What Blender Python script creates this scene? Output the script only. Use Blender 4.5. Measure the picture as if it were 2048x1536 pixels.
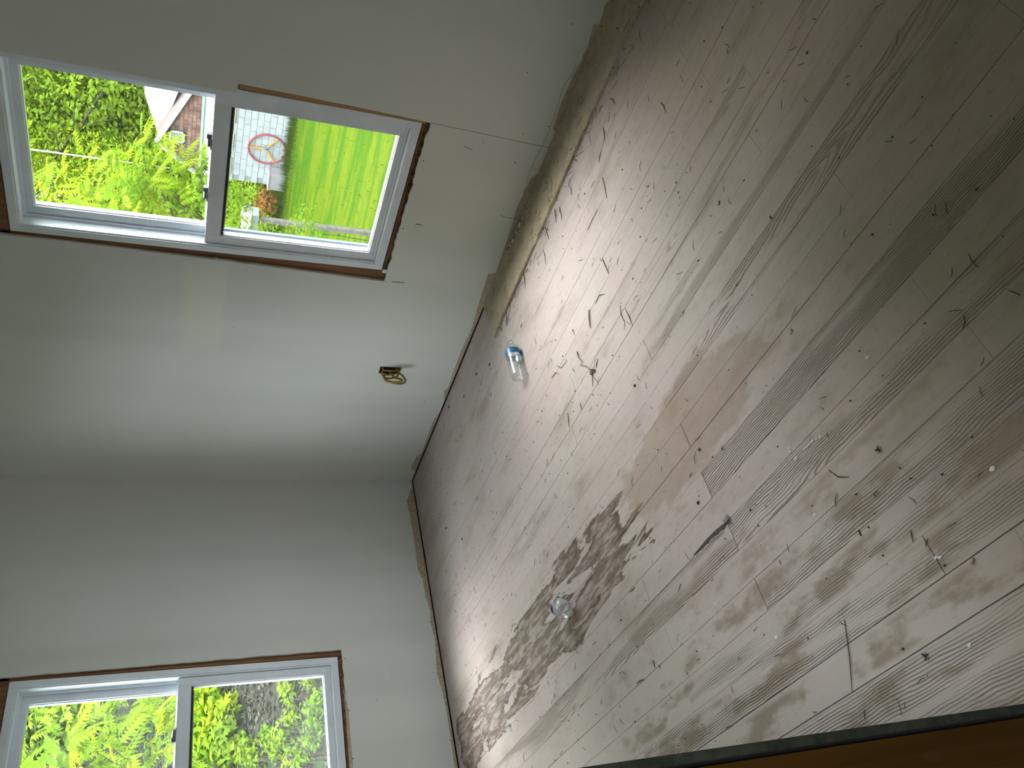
import bpy, bmesh, math, random
from math import pi, sin, cos, radians
from mathutils import Vector, Matrix, noise
from mathutils.geometry import tessellate_polygon
scn = bpy.context.scene
for o in list(bpy.data.objects): bpy.data.objects.remove(o, do_unlink=True)
rnd = random.Random(7)

# ------------------------------------------------------------------ camera
FPX = 1613.35
CAM = Vector((3.89132788, -2.65567466, 1.305))
RC = Matrix(((0.31883204, -0.2101909, -0.92421097),     # photo right
             (-0.64918659, -0.7588931, -0.05136171),    # photo down
             (-0.69058157, 0.61636113, -0.37841255)))   # forward
cam_d = bpy.data.cameras.new('camera'); cam = bpy.data.objects.new('camera', cam_d)
scn.collection.objects.link(cam); scn.camera = cam
cam_d.sensor_fit = 'HORIZONTAL'; cam_d.sensor_width = 36.0
cam_d.lens = 36.0*FPX/2048.0; cam_d.clip_start = .02; cam_d.clip_end = 500
m = Matrix((RC[0], -RC[1], -RC[2])).transposed().to_4x4(); m.translation = CAM
cam.matrix_world = m

# ------------------------------------------------------------------ light and exposure
SKY = 7.6
w = bpy.data.worlds.new('overcast_sky'); scn.world = w; w.use_nodes = True
wn = w.node_tree; wn.nodes.clear()
tc = wn.nodes.new('ShaderNodeTexCoord'); sx = wn.nodes.new('ShaderNodeSeparateXYZ')
mr = wn.nodes.new('ShaderNodeMapRange'); mr.inputs[1].default_value = 0; mr.inputs[2].default_value = 1
mr.inputs[3].default_value = SKY*0.95; mr.inputs[4].default_value = SKY        # bright overcast: nearly even from zenith to hazy horizon
bg = wn.nodes.new('ShaderNodeBackground'); bg.inputs[0].default_value = (.93, 1.0, 1.04, 1)
ow = wn.nodes.new('ShaderNodeOutputWorld')
wn.links.new(tc.outputs['Generated'], sx.inputs[0]); wn.links.new(sx.outputs[2], mr.inputs[0])
wn.links.new(mr.outputs[0], bg.inputs[1]); wn.links.new(bg.outputs[0], ow.inputs[0])
vs = scn.view_settings
scn.display_settings.display_device = 'sRGB'
vs.view_transform = 'Standard'; vs.look = 'None'; vs.gamma = 1; vs.use_curve_mapping = False
vs.exposure = 1.22

# broad sun behind thin high cloud, high over the corner of the house
sd = bpy.data.lights.new('hazy_sun', 'SUN'); sd.energy = 14.0; sd.angle = radians(72); sd.color = (1.0, .965, .93)
so = bpy.data.objects.new('hazy_sun', sd); scn.collection.objects.link(so)
so.rotation_euler = Vector((-.27, .30, .91)).to_track_quat('Z', 'Y').to_euler()

def portal(loc, rot, sx_, sy_):
    l = bpy.data.lights.new('window_daylight', 'AREA'); l.shape = 'RECTANGLE'; l.size = sx_; l.size_y = sy_
    l.cycles.is_portal = True
    o = bpy.data.objects.new('window_daylight', l); o.location = loc; o.rotation_euler = rot
    scn.collection.objects.link(o)
portal((1.97, .14, 1.22), (radians(-90), 0, 0), .8, 1.5)
portal((-.14, -1.41, 1.22), (radians(-90), 0, radians(90)), .8, 1.5)

portal((5.32, -3.235, 1.6), (radians(-90), 0, radians(-90)), 1.05, 1.05)      # hall window added behind the camera, unseen, to brighten the doorway floor

# ------------------------------------------------------------------ helpers
def ray(px, py):
    d = Vector(((px-1024)/FPX, (py-768)/FPX, 1.0))
    return RC.transposed() @ d
def at(px, py, axis, val):
    """real point on the plane world[axis] = val seen at that pixel of the calibrated photograph"""
    d = ray(px, py); return CAM + d*((val-CAM[axis])/d[axis])
def onfloor(px, py, z=0.0): return at(px, py, 2, z)

def link(o, parent=None):
    scn.collection.objects.link(o)
    if parent is not None: o.parent = parent
    return o
def tag(o, label=None, cat=None, group=None, kind=None):
    if label: o['label'] = label
    if cat: o['category'] = cat
    if group: o['group'] = group
    if kind: o['kind'] = kind
    return o
def empty(name, loc=(0, 0, 0), rz=0):
    o = bpy.data.objects.new(name, None); o.location = loc; o.rotation_euler = (0, 0, rz); o.empty_display_size = .05
    return link(o)
class MB:
    def __init__(s): s.v = []; s.f = []
    def add(s, vs_, fs):
        n = len(s.v); s.v += [tuple(p) for p in vs_]; s.f += [tuple(i+n for i in f) for f in fs]; return s
    def box(s, a, b):
        x0, y0, z0 = (min(a[i], b[i]) for i in range(3)); x1, y1, z1 = (max(a[i], b[i]) for i in range(3))
        return s.add([(x0,y0,z0),(x1,y0,z0),(x1,y1,z0),(x0,y1,z0),(x0,y0,z1),(x1,y0,z1),(x1,y1,z1),(x0,y1,z1)],
                     [(3,2,1,0),(4,5,6,7),(0,1,5,4),(1,2,6,5),(2,3,7,6),(3,0,4,7)])
    def tube(s, pts, r, n=8, cap=True):
        pts = [Vector(p) for p in pts]; rs = r if isinstance(r, (list, tuple)) else [r]*len(pts)
        base = len(s.v); up = Vector((0, 0, 1)); prev = None
        for i, p in enumerate(pts):
            t = (pts[min(i+1, len(pts)-1)]-pts[max(i-1, 0)]).normalized()
            if prev is None:
                a = t.cross(up); 
                if a.length < 1e-3: a = t.cross(Vector((1, 0, 0)))
            else: a = prev - t*prev.dot(t)
            a.normalize(); prev = a; b = t.cross(a)
            for k in range(n):
                q = p + (a*cos(2*pi*k/n)+b*sin(2*pi*k/n))*rs[i]; s.v.append(tuple(q))
        for i in range(len(pts)-1):
            for k in range(n):
                k2 = (k+1) % n
                s.f.append((base+i*n+k, base+i*n+k2, base+(i+1)*n+k2, base+(i+1)*n+k))
        if cap:
            s.f.append(tuple(base+k for k in range(n))[::-1]); s.f.append(tuple(base+(len(pts)-1)*n+k for k in range(n)))
        return s
    def blob(s, c, rx, ry, rz, seed=0, amp=.25, nu=8, nv=5):
        c = Vector(c); base = len(s.v)
        s.v.append(tuple(c+Vector((0, 0, rz))))
        for j in range(1, nv):
            for i in range(nu):
                th = pi*j/nv; ph = 2*pi*i/nu
                d = Vector((sin(th)*cos(ph), sin(th)*sin(ph), cos(th)))
                k = 1+amp*noise.noise(d*1.7+Vector((seed*3.1, seed, 0)))
                s.v.append(tuple(c+Vector((d.x*rx*k, d.y*ry*k, d.z*rz*k))))
        s.v.append(tuple(c-Vector((0, 0, rz)))); last = len(s.v)-1
        for i in range(nu):
            s.f.append((base, base+1+i, base+1+(i+1) % nu))
            for j in range(nv-2):
                a = base+1+j*nu; s.f.append((a+i, a+nu+i, a+nu+(i+1) % nu, a+(i+1) % nu))
            a = base+1+(nv-2)*nu; s.f.append((a+i, last, a+(i+1) % nu))
        return s
    def mesh(s, name, mat, smooth=False, recalc=True):
        me = bpy.data.meshes.new(name); me.from_pydata(s.v, [], s.f)
        if recalc:
            bm = bmesh.new(); bm.from_mesh(me); bmesh.ops.recalc_face_normals(bm, faces=bm.faces); bm.to_mesh(me); bm.free()
        if mat: me.materials.append(mat)
        if smooth:
            for p in me.polygons: p.use_smooth = True
        me.update(); return me
    def build(s, name, mat, parent=None, smooth=False, loc=None, bevel=0, recalc=True):
        o = bpy.data.objects.new(name, s.mesh(name, mat, smooth, recalc))
        if loc: o.location = loc
        if bevel:
            b = o.modifiers.new('bevel', 'BEVEL'); b.width = bevel; b.segments = 2; b.limit_method = 'ANGLE'
        return link(o, parent)

# ------------------------------------------------------------------ materials
class NT:
    def __init__(s, name):
        s.m = bpy.data.materials.new(name); s.m.use_nodes = True; s.t = s.m.node_tree
        s.b = s.t.nodes['Principled BSDF']; s.out = s.t.nodes['Material Output']
    def n(s, typ, **k):
        nd = s.t.nodes.new(typ)
        for a, b in k.items(): setattr(nd, a, b)
        return nd
    def l(s, a, b): s.t.links.new(a, b)
    def put(s, sock, v):
        if v is None: return
        if hasattr(v, 'is_output'): s.l(v, sock)
        else: sock.default_value = v
    def math(s, op, a, b=None, c=None, clamp=False):
        nd = s.n('ShaderNodeMath', operation=op); nd.use_clamp = clamp
        s.put(nd.inputs[0], a); s.put(nd.inputs[1], b)
        if c is not None: s.put(nd.inputs[2], c)
        return nd.outputs[0]
    def vmul(s, v, k):
        nd = s.n('ShaderNodeVectorMath', operation='MULTIPLY'); s.put(nd.inputs[0], v); s.put(nd.inputs[1], k); return nd.outputs[0]
    def vadd(s, v, k):
        nd = s.n('ShaderNodeVectorMath', operation='ADD'); s.put(nd.inputs[0], v); s.put(nd.inputs[1], k); return nd.outputs[0]
    def comb(s, x, y, z):
        nd = s.n('ShaderNodeCombineXYZ'); s.put(nd.inputs[0], x); s.put(nd.inputs[1], y); s.put(nd.inputs[2], z); return nd.outputs[0]
    def sep(s, v):
        nd = s.n('ShaderNodeSeparateXYZ'); s.put(nd.inputs[0], v); return nd.outputs
    def noise(s, vec, scale=1, detail=2, rough=.5, dist=0):
        nd = s.n('ShaderNodeTexNoise'); s.put(nd.inputs['Vector'], vec); nd.inputs['Scale'].default_value = scale
        nd.inputs['Detail'].default_value = detail; nd.inputs['Roughness'].default_value = rough; nd.inputs['Distortion'].default_value = dist
        return nd.outputs[0]
    def smooth(s, v, a, b, lo=0., hi=1.):
        nd = s.n('ShaderNodeMapRange', interpolation_type='SMOOTHSTEP'); s.put(nd.inputs[0], v)
        for i, q in zip((1, 2, 3, 4), (a, b, lo, hi)): nd.inputs[i].default_value = q
        return nd.outputs[0]
    def mix(s, f, a, b, typ='MIX'):
        nd = s.n('ShaderNodeMix', data_type='RGBA', blend_type=typ)
        s.put(nd.inputs[0], f)
        for i, q in ((6, a), (7, b)):
            if isinstance(q, tuple): q = (*q, 1) if len(q) == 3 else q
            s.put(nd.inputs[i], q)
        return nd.outputs[2]
    def col(s, c): s.put(s.b.inputs['Base Color'], (*c, 1) if isinstance(c, tuple) else c)
    def bump(s, h, dist=.001, strength=1):
        nd = s.n('ShaderNodeBump'); nd.inputs['Distance'].default_value = dist; nd.inputs['Strength'].default_value = strength
        s.l(h, nd.inputs['Height']); s.l(nd.outputs[0], s.b.inputs['Normal'])
    def pos(s): return s.n('ShaderNodeNewGeometry').outputs['Position']
    def obj(s): return s.n('ShaderNodeTexCoord').outputs['Object']
    def rough(s, r, spec=.5): s.put(s.b.inputs['Roughness'], r); s.b.inputs['Specular IOR Level'].default_value = spec

def simple(name, c, r=.6, var=.12, scale=20, spec=.4, bump=0, stretch=(1, 1, 1)):
    t = NT(name); v = t.vmul(t.pos(), stretch)
    n = t.noise(v, scale, 4, .6)
    a = tuple(max(0, q*(1-var)) for q in c); b = tuple(q*(1+var) for q in c)
    t.col(t.mix(t.smooth(n, .3, .7), a, b)); t.rough(r, spec)
    if bump: t.bump(n, bump)
    return t.m
def glass_mat(name, tint=(1, 1, 1), dirt=.0):
    t = NT(name); t.t.nodes.remove(t.b)
    tr = t.n('ShaderNodeBsdfTransparent'); tr.inputs[0].default_value = (*tint, 1)
    gl = t.n('ShaderNodeBsdfGlossy'); gl.inputs['Roughness'].default_value = .03
    lw = t.n('ShaderNodeLayerWeight'); lw.inputs[0].default_value = .5       # Schlick reflection, the same from both sides of the pane
    mx = t.n('ShaderNodeMixShader'); t.l(t.math('MULTIPLY_ADD', t.math('POWER', lw.outputs[1], 5.0), .9, .035), mx.inputs[0])
    t.l(tr.outputs[0], mx.inputs[1]); t.l(gl.outputs[0], mx.inputs[2]); out = mx.outputs[0]
    if dirt:
        tl = t.n('ShaderNodeBsdfTranslucent'); tl.inputs[0].default_value = (.9, .93, .95, 1)
        m2 = t.n('ShaderNodeMixShader'); n = t.noise(t.pos(), 6, 5, .65)
        z = t.sep(t.pos())[2]
        f = t.math('MULTIPLY', t.math('ADD', t.smooth(n, .35, .75, .35, 1), t.smooth(z, .95, .6, 0, .9)), dirt)
        t.l(f, m2.inputs[0]); t.l(out, m2.inputs[1]); t.l(tl.outputs[0], m2.inputs[2]); out = m2.outputs[0]
    t.l(out, t.out.inputs[0]); return t.m
def leaf_mat(name, c1, c2, trans=.45):
    t = NT(name); t.t.nodes.remove(t.b)
    n = t.noise(t.pos(), 1.3, 3, .6); r = t.n('ShaderNodeObjectInfo').outputs['Random']
    f = t.math('ADD', t.smooth(n, .3, .7, 0, .75), t.math('MULTIPLY', r, .25))
    c = t.mix(f, c1, c2)
    d = t.n('ShaderNodeBsdfDiffuse'); tl = t.n('ShaderNodeBsdfTranslucent'); mx = t.n('ShaderNodeMixShader')
    t.l(c, d.inputs[0]); t.l(c, tl.inputs[0]); mx.inputs[0].default_value = trans
    t.l(d.outputs[0], mx.inputs[1]); t.l(tl.outputs[0], mx.inputs[2]); t.l(mx.outputs[0], t.out.inputs[0]); return t.m

# wall paint: flat white with roller marks, patched joints and small scuffs
t = NT('wall_paint'); P = t.pos(); q = t.sep(P)
hx = t.math('ADD', q[0], t.math('MULTIPLY', q[1], 1.0))
lap = t.noise(t.comb(t.math('MULTIPLY', hx, 3.5), 0, t.math('MULTIPLY', q[2], .25)), 1, 2)
big = t.noise(P, 1.1, 2); fine = t.noise(P, 420, 2); scuff = t.noise(P, 55, 4, .7)
c = t.mix(t.smooth(lap, .4, .6), (.605, .612, .587), (.645, .652, .627))
c = t.mix(t.smooth(big, .35, .7, 0, .35), c, (.64, .652, .585))
# a patch of joint compound beside the right window
mx_ = t.math('MULTIPLY', t.smooth(q[0], 1.0, 1.05), t.smooth(q[0], 1.56, 1.5)); mz_ = t.math('MULTIPLY', t.smooth(q[2], 1.14, 1.17), t.smooth(q[2], 1.34, 1.30))
jm = t.math('MULTIPLY', t.math('MULTIPLY', mx_, mz_), t.smooth(q[1], -.05, -.02))
c = t.mix(t.math('MULTIPLY', jm, .5), c, (.69, .695, .59))
low = t.smooth(q[2], .22, .03)
c = t.mix(t.math('MULTIPLY', t.smooth(scuff, .60, .72), t.math('MULTIPLY', low, .35)), c, (.30, .29, .25))
t.col(c); t.rough(.75, .25); t.bump(t.math('ADD', t.math('MULTIPLY', fine, .4), t.math('MULTIPLY', lap, .6)), .0006, .35)
M_WALL = t.m
M_CEIL = simple('ceiling_paint', (.6, .6, .57), .8, .04, 3)
M_BARE = simple('bare_wallboard', (.42, .34, .255), .85, .18, 60)
M_VINYL = simple('white_vinyl', (.70, .75, .82), .38, .05, 9, .5)
M_VOUT = simple('darkened_vinyl', (.16, .185, .21), .6, .08, 9, .2)  # outer vinyl darkened in colour, toning down the daylight on it
M_BEAD = simple('glazing_bead', (.72, .74, .78), .35, .04, 9, .5)
M_GASKET = simple('black_gasket', (.015, .017, .016), .6, .2)
M_LOCK = simple('grey_plastic', (.08, .09, .11), .35, .2, 40)
M_TAN = simple('tan_vinyl', (.33, .29, .22), .6, .1)
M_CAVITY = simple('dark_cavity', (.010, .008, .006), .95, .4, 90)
M_FIBRE = simple('crumbled_gypsum', (.12, .105, .08), .95, .6, 160, .2, .002)
def wood(name, c1, c2, axis=2, scale=1.0, rough=.65):
    t = NT(name); p = t.sep(t.pos()); k = [55.]*3; k[axis] = 2.2
    v = t.comb(*(t.math('MULTIPLY', p[i], k[i]*scale) for i in range(3)))
    n = t.noise(v, 1, 5, .6, .6); t.col(t.mix(t.smooth(n, .32, .68), c1, c2)); t.rough(rough, .35); t.bump(n, .0008, .5); return t.m
M_STUD = wood('old_fir_framing', (.13, .055, .022), (.24, .115, .05), 2)
M_STUD_H = wood('old_fir_sill', (.13, .055, .022), (.24, .115, .05), 0)
M_PINE = wood('fresh_pine_sliver', (.30, .165, .065), (.40, .24, .11), 2)

# floor boards: weathered fir under worn grey-pink paint; growth rings cut by each board (per-object colour: ring centre, ring strength, tilt, seed)
def floor_mat():
    t = NT('weathered_floor_board'); P = t.pos(); wq = t.sep(P); o = t.sep(t.obj())
    oi = t.n('ShaderNodeObjectInfo'); sc = t.n('ShaderNodeSeparateColor'); t.l(oi.outputs['Color'], sc.inputs[0])
    cen, stren, tilt, seed = sc.outputs[0], sc.outputs[1], sc.outputs[2], t.math('MULTIPLY', oi.outputs['Alpha'], 37.)
    X, Y = o[0], o[1]
    n1 = t.noise(t.comb(t.math('MULTIPLY', X, 3.2), t.math('MULTIPLY', Y, 9), seed), 1, 3, .55)
    n2 = t.noise(t.comb(t.math('MULTIPLY', X, 1.3), seed, 0), 1, 2)
    n3 = t.noise(t.comb(t.math('MULTIPLY', X, 22), t.math('MULTIPLY', Y, 60), seed), 1, 2)
    ry = t.math('ADD', t.math('SUBTRACT', Y, t.math('MULTIPLY_ADD', cen, .24, -.12)), t.math('MULTIPLY_ADD', n1, .034, -.017))
    rz = t.math('ADD', t.math('MULTIPLY_ADD', n2, .09, -.035), t.math('MULTIPLY', X, t.math('MULTIPLY_ADD', tilt, .22, -.11)))
    rz = t.math('ADD', rz, t.math('MULTIPLY_ADD', n1, .03, -.015))
    r = t.math('SQRT', t.math('ADD', t.math('MULTIPLY', ry, ry), t.math('MULTIPLY', rz, rz)))
    ph = t.math('ADD', t.math('MULTIPLY', r, 2*pi*165), t.math('MULTIPLY', n3, 2.0))
    ring = t.math('POWER', t.math('MULTIPLY_ADD', t.math('SINE', ph), .5, .5), 2.6)
    pn = t.noise(t.comb(t.math('MULTIPLY', X, 1.6), t.math('MULTIPLY', Y, 17), t.math('ADD', seed, 5.)), 1, 3, .55)
    patch = t.math('MULTIPLY', t.smooth(t.math('ADD', pn, t.math('MULTIPLY_ADD', stren, .42, -.30)), .46, .62), t.math('MULTIPLY_ADD', stren, .8, .2))
    g = t.math('MULTIPLY', ring, patch)
    grime = t.noise(t.comb(t.math('MULTIPLY', wq[0], 3), t.math('MULTIPLY', wq[1], 7), 3.), 1, 5, .6)
    cast = t.noise(P, 2.3, 2); fib = t.noise(t.comb(t.math('MULTIPLY', X, 14), t.math('MULTIPLY', Y, 330), seed), 1, 3, .6)
    base = t.mix(t.smooth(cast, .35, .65), (.500, .432, .395), (.525, .428, .412))
    base = t.mix(t.math('MULTIPLY', oi.outputs['Random'], .22), base, (.57, .515, .495))
    base = t.mix(t.smooth(fib, .3, .75, 0, .22), base, (.30, .262, .225))
    base = t.mix(t.smooth(grime, .48, .75, 0, .6), base, (.255, .195, .150))
    mot = t.noise(t.comb(t.math('MULTIPLY', wq[0], 26), t.math('MULTIPLY', wq[1], 48), 8.), 1, 5, .7); base = t.mix(t.smooth(mot, .52, .72, 0, .38), base, (.22, .17, .135))
    pale = t.noise(t.comb(t.math('MULTIPLY', wq[0], 5), t.math('MULTIPLY', wq[1], 13), 21.), 1, 4, .6); base = t.mix(t.smooth(pale, .55, .75, 0, .5), base, (.54, .49, .475))
    pale_lit = t.math('MULTIPLY', t.smooth(wq[1], -1.7, -2.1), t.smooth(wq[0], 3.2, 2.8)); base = t.mix(t.math('MULTIPLY', pale_lit, .65), base, (.62, .545, .51))  # paler boards by the doorway, extra light painted into their colour
    brown_dim = t.smooth(t.math('ADD', wq[0], t.math('MULTIPLY', t.smooth(wq[1], -1.1, -.4), .2)), 2.6, 3.2); base = t.mix(t.math('MULTIPLY', brown_dim, .45), base, (.235, .170, .105))  # browner boards away from the windows, with shade painted into the colour
    base = t.mix(t.math('MULTIPLY', g, .68), base, (.150, .100, .070))
    # brown mottling inside the boards towards the doorway, paler along the joints
    ey = t.math('ABSOLUTE', Y); mid = t.smooth(ey, .041, .022)
    m1 = t.noise(t.comb(t.math('MULTIPLY', wq[0], 4.2), t.math('MULTIPLY', wq[1], 9), 11.), 1, 5, .6)
    zone = t.math('MULTIPLY', t.smooth(wq[1], -1.62, -2.02), t.smooth(wq[0], 1.3, 1.8))
    base = t.mix(t.math('MULTIPLY', t.math('MULTIPLY', t.smooth(m1, .47, .60), mid), t.math('MULTIPLY', zone, .65)), base, (.225, .155, .10))
    # old water stain running out from the left wall along the boards
    wx = t.math('ADD', wq[0], t.math('MULTIPLY_ADD', t.noise(P, 9, 3), .16, -.08)); wy = wq[1]
    yc = t.math('MULTIPLY_ADD', wq[0], .02, -1.555)
    dy = t.math('ABSOLUTE', t.math('SUBTRACT', wy, yc))
    env = t.math('MULTIPLY', t.smooth(dy, .27, .07), t.math('MULTIPLY', t.smooth(wx, 2.55, 1.7, .0, 1), t.smooth(wx, .0, .12)))
    sn = t.noise(t.comb(t.math('MULTIPLY', wq[0], 3.0), t.math('MULTIPLY', wq[1], 15), 2.), 1, 4, .62, .5)
    sv = t.math('ADD', sn, t.math('MULTIPLY_ADD', env, .40, -.33))
    st = t.smooth(sv, .465, .495); tide = t.math('MULTIPLY', st, t.smooth(sv, .58, .50))
    sn2 = t.noise(t.comb(t.math('MULTIPLY', wq[0], 9.0), t.math('MULTIPLY', wq[1], 42), 6.), 1, 5, .65, .4)
    st2 = t.math('MULTIPLY', st, t.smooth(sn2, .40, .58, .35, 1))
    base = t.mix(t.math('MULTIPLY', st2, .82), base, (.125, .083, .052))
    base = t.mix(t.math('MULTIPLY', tide, .60), base, (.075, .046, .028))
    # rusty patch round the staggered joints
    ex = t.math('DIVIDE', t.math('SUBTRACT', wq[0], 2.42), .42); eyy = t.math('DIVIDE', t.math('SUBTRACT', wq[1], -1.47), .15)
    el = t.math('ADD', t.math('SQRT', t.math('ADD', t.math('MULTIPLY', ex, ex), t.math('MULTIPLY', eyy, eyy))), t.math('MULTIPLY_ADD', m1, 1.6, -.8))
    base = t.mix(t.smooth(el, 1.0, .82, 0, .42), base, (.26, .165, .09))
    spk = t.noise(P, 330, 2, .5); base = t.mix(t.smooth(spk, .67, .73, 0, .5), base, (.10, .075, .055))
    wht = t.noise(t.comb(t.math('MULTIPLY', wq[0], 60), t.math('MULTIPLY', wq[1], 95), 4.), 1, 3, .6)
    base = t.mix(t.smooth(wht, .70, .76, 0, .45), base, (.56, .54, .52))
    t.col(base); t.rough(t.smooth(grime, .3, .7, .62, .5), .2)
    h = t.math('ADD', t.math('MULTIPLY', g, -1.0), t.math('MULTIPLY', fib, .18))
    h = t.math('ADD', h, t.math('MULTIPLY', t.noise(P, 160, 3), .12))
    t.bump(h, .0024, .9); return t.m
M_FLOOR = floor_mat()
M_SUB = simple('dark_subfloor', (.03, .024, .018), .9, .3)
t = NT('tan_fibre_strip'); n = t.noise(t.pos(), 14, 5, .65); n2 = t.noise(t.pos(), 260, 2)
cc = t.mix(t.smooth(n, .35, .7), (.50, .415, .31), (.38, .31, .22)); cc = t.mix(t.smooth(n2, .58, .68, 0, .7), cc, (.13, .095, .065))
t.col(cc); t.rough(.8, .25); t.bump(n, .002, .4); M_STRIP = t.m

# ------------------------------------------------------------------ room shell
def slab_poly(name, outer, holes, to3, th, mat, parent=None):
    """flat polygon with holes, thickened; to3(u, v, d) gives the world point, d = depth behind the face"""
    loops = [outer]+holes
    tris = tessellate_polygon([[Vector((a, b, 0)) for a, b in lp] for lp in loops])
    flat = [p for lp in loops for p in lp]; N = len(flat)
    v = [to3(a, b, 0) for a, b in flat]+[to3(a, b, th) for a, b in flat]
    f = [tuple(x) for x in tris]+[tuple(N+i for i in reversed(x)) for x in tris]
    o = 0
    for lp in loops:
        k = len(lp)
        for i in range(k): f.append((o+i, o+(i+1) % k, N+o+(i+1) % k, N+o+i))
        o += k
    b = MB(); b.add(v, f); return b.build(name, mat, parent)
def rag(p, q, n, amp, seed):
    """points from p towards q with a torn edge"""
    r_ = random.Random(seed); out = []
    for i in range(n):
        k = i/n; dx, dy = q[0]-p[0], q[1]-p[1]; L = math.hypot(dx, dy)
        a = 0 if i == 0 else r_.uniform(-amp, amp)
        out.append((p[0]+dx*k-dy/L*a, p[1]+dy*k+dx/L*a))
    return out
R3 = lambda u, z, d: (u, d, z)          # wall_right: y = 0, outdoors towards +y
L3 = lambda u, z, d: (-d, -u, z)        # wall_left: x = 0, outdoors towards -x
H = 2.42
h1 = rag((1.588, 1.957), (1.571, 1.206), 6, .0012, 1)+[(1.571, 1.212), (1.575, 1.205)]+rag((1.571, 1.19), (1.547, .503), 26, .0016, 2)+rag((1.547, .503), (2.350, .498), 40, .004, 3)\
   + rag((2.350, .498), (2.364, .941), 8, .001, 4)+rag((2.364, .941), (2.367, 1.178), 6, .001, 5)+[(2.367, 1.179), (2.331, 1.182)]+[(2.329, 1.957)]
hb = [(.941, .297), (.992, .301), (.991, .404), (.944, .402)]
wall_r = slab_poly('wall_right', [(-.014, .006), (4.52, .006), (4.52, H), (-.014, H)], [h1, hb], R3, .013, M_WALL)
wall_r['kind'] = 'structure'
h2 = rag((1.024, 1.959), (1.009, .512), 40, .0016, 6)+rag((1.009, .506), (1.815, .500), 26, .003, 7)+[(1.815, .5), (1.805, 1.959)]
wall_l = slab_poly('wall_left', [(0, .006), (2.60, .006), (2.60, H), (0, H)], [h2], L3, .013, M_WALL)
wall_l['kind'] = 'structure'
# outer sheathing closes the cavity behind the wallboard
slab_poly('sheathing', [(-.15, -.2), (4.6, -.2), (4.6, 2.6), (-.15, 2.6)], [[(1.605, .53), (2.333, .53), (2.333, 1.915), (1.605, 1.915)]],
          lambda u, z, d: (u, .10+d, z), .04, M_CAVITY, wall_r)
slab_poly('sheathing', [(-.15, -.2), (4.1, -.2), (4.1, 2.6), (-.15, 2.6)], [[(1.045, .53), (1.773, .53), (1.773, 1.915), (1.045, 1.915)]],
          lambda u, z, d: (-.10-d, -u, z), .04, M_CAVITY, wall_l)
for nm, par, P3, u0, u1 in (('right', wall_r, R3, 1.60, 2.338), ('left', wall_l, L3, 1.04, 1.778)):
    # rough framing seen in the gap between the torn wallboard and the window
    for a, b, c_, d_ in ((u0-.075, u0-.004, .47, 2.0), (u1+.003, u1+.075, .47, 2.0)):
        MB().box(P3(a, c_, .0145), P3(b, d_, .095)).build('framing_stud', M_STUD, par)
    MB().box(P3(u0-.07, .45, .020), P3(u1+.07, .518, .095)).build('rough_sill', M_STUD_H if nm == 'right' else M_STUD, par)
    MB().box(P3(u0-.07, 1.925, .0145), P3(u1+.07, 2.0, .095)).build('rough_header', M_STUD, par)
    b = MB(); r_ = random.Random(nm)
    for i in range(60):                                    # crumbled wallboard along the bottom edge
        u = r_.uniform(u0-.04, u1+.01); b.blob(P3(u, .499+r_.uniform(-.003, .008), .012), .006, .006, .005, i, .7, 6, 4)
    tag(b.build('crumbled_edge', M_FIBRE, par), 'dark crumbled edge under the window', kind='stuff')
# fresh pine sliver left where the casing was split off, beside the right window
b = MB(); b.add([(2.338, .0075, .51), (2.351, .0075, .51), (2.362, .0075, .93), (2.3665, .0075, 1.176), (2.344, .0075, 1.174), (2.342, .0075, .93)], [(0, 1, 2, 5), (5, 2, 3, 4)])
b.add([(x, y+.006, z) for x, y, z in b.v[:6]], [(3, 2, 1, 0), (5, 4, 3, 2)][:0]+[(5, 2, 1, 0), (4, 3, 2, 5)])
tag(b.build('wood_sliver', M_PINE, wall_r), 'pale split pine sliver along the window edge')
# junction box hole
bx = MB(); bx.box((.938, .0131, .292), (.998, .06, .41))
cav = bx.build('box_cavity', M_CAVITY, wall_r)
cav.data.polygons  # plain dark box behind the hole
# unpainted strip where the baseboard was: torn paint line along the bottom of both walls
def bare_strip(pts, axis, P3, par):
    pts = [at(x, y, axis, 0) for x, y in pts]; uz = [((p.x if axis == 1 else -p.y), max(p.z, .006)) for p in pts]
    b = MB(); n = len(uz)
    for i in range(n-1):
        (u0, z0), (u1, z1) = uz[i], uz[i+1]
        v = [P3(u0, .0065, -.0007), P3(u1, .0065, -.0007), P3(u1, z1, -.0007), P3(u0, z0, -.0007), P3(u0, .0065, .0005), P3(u1, .0065, .0005), P3(u1, z1, .0005), P3(u0, z0, .0005)]
        b.add(v, [(0, 1, 2, 3), (3, 2, 6, 7)])
    return b.build('bare_strip', M_BARE, par)
bare_strip([(829, 943), (822, 935), (833, 913), (844, 905), (853, 878), (867, 840), (881, 824), (888.5, 803), (887.5, 781), (896, 777), (908, 740), (921, 705), (931, 682), (941, 663), (959, 603), (972, 561), (976, 548),
            (991.6, 546), (1001, 517), (1014, 481), (1034.6, 413), (1047.6, 387), (1046, 384), (1061.6, 357), (1077, 346), (1090, 316), (1103, 296)], 1, R3, wall_r)
bare_strip([(1116, 263), (1104.5, 258), (1121.5, 208), (1155, 133), (1160.5, 127.6), (1166, 110.7), (1176, 91), (1186.6, 49.5), (1199.6, 46.9), (1210, 10), (1223, 1), (1240, -40), (1262, -90)], 1, R3, wall_r)
bare_strip([(826, 972), (818, 990), (813.7, 1003), (819, 1027), (827, 1072), (836, 1140), (845.6, 1159), (851, 1192), (860.6, 1222), (861, 1245), (870, 1279), (873.7, 1346), (885, 1384), (894, 1429), (907.5, 1522), (915, 1580), (930, 1680)], 0, L3, wall_l)
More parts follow.
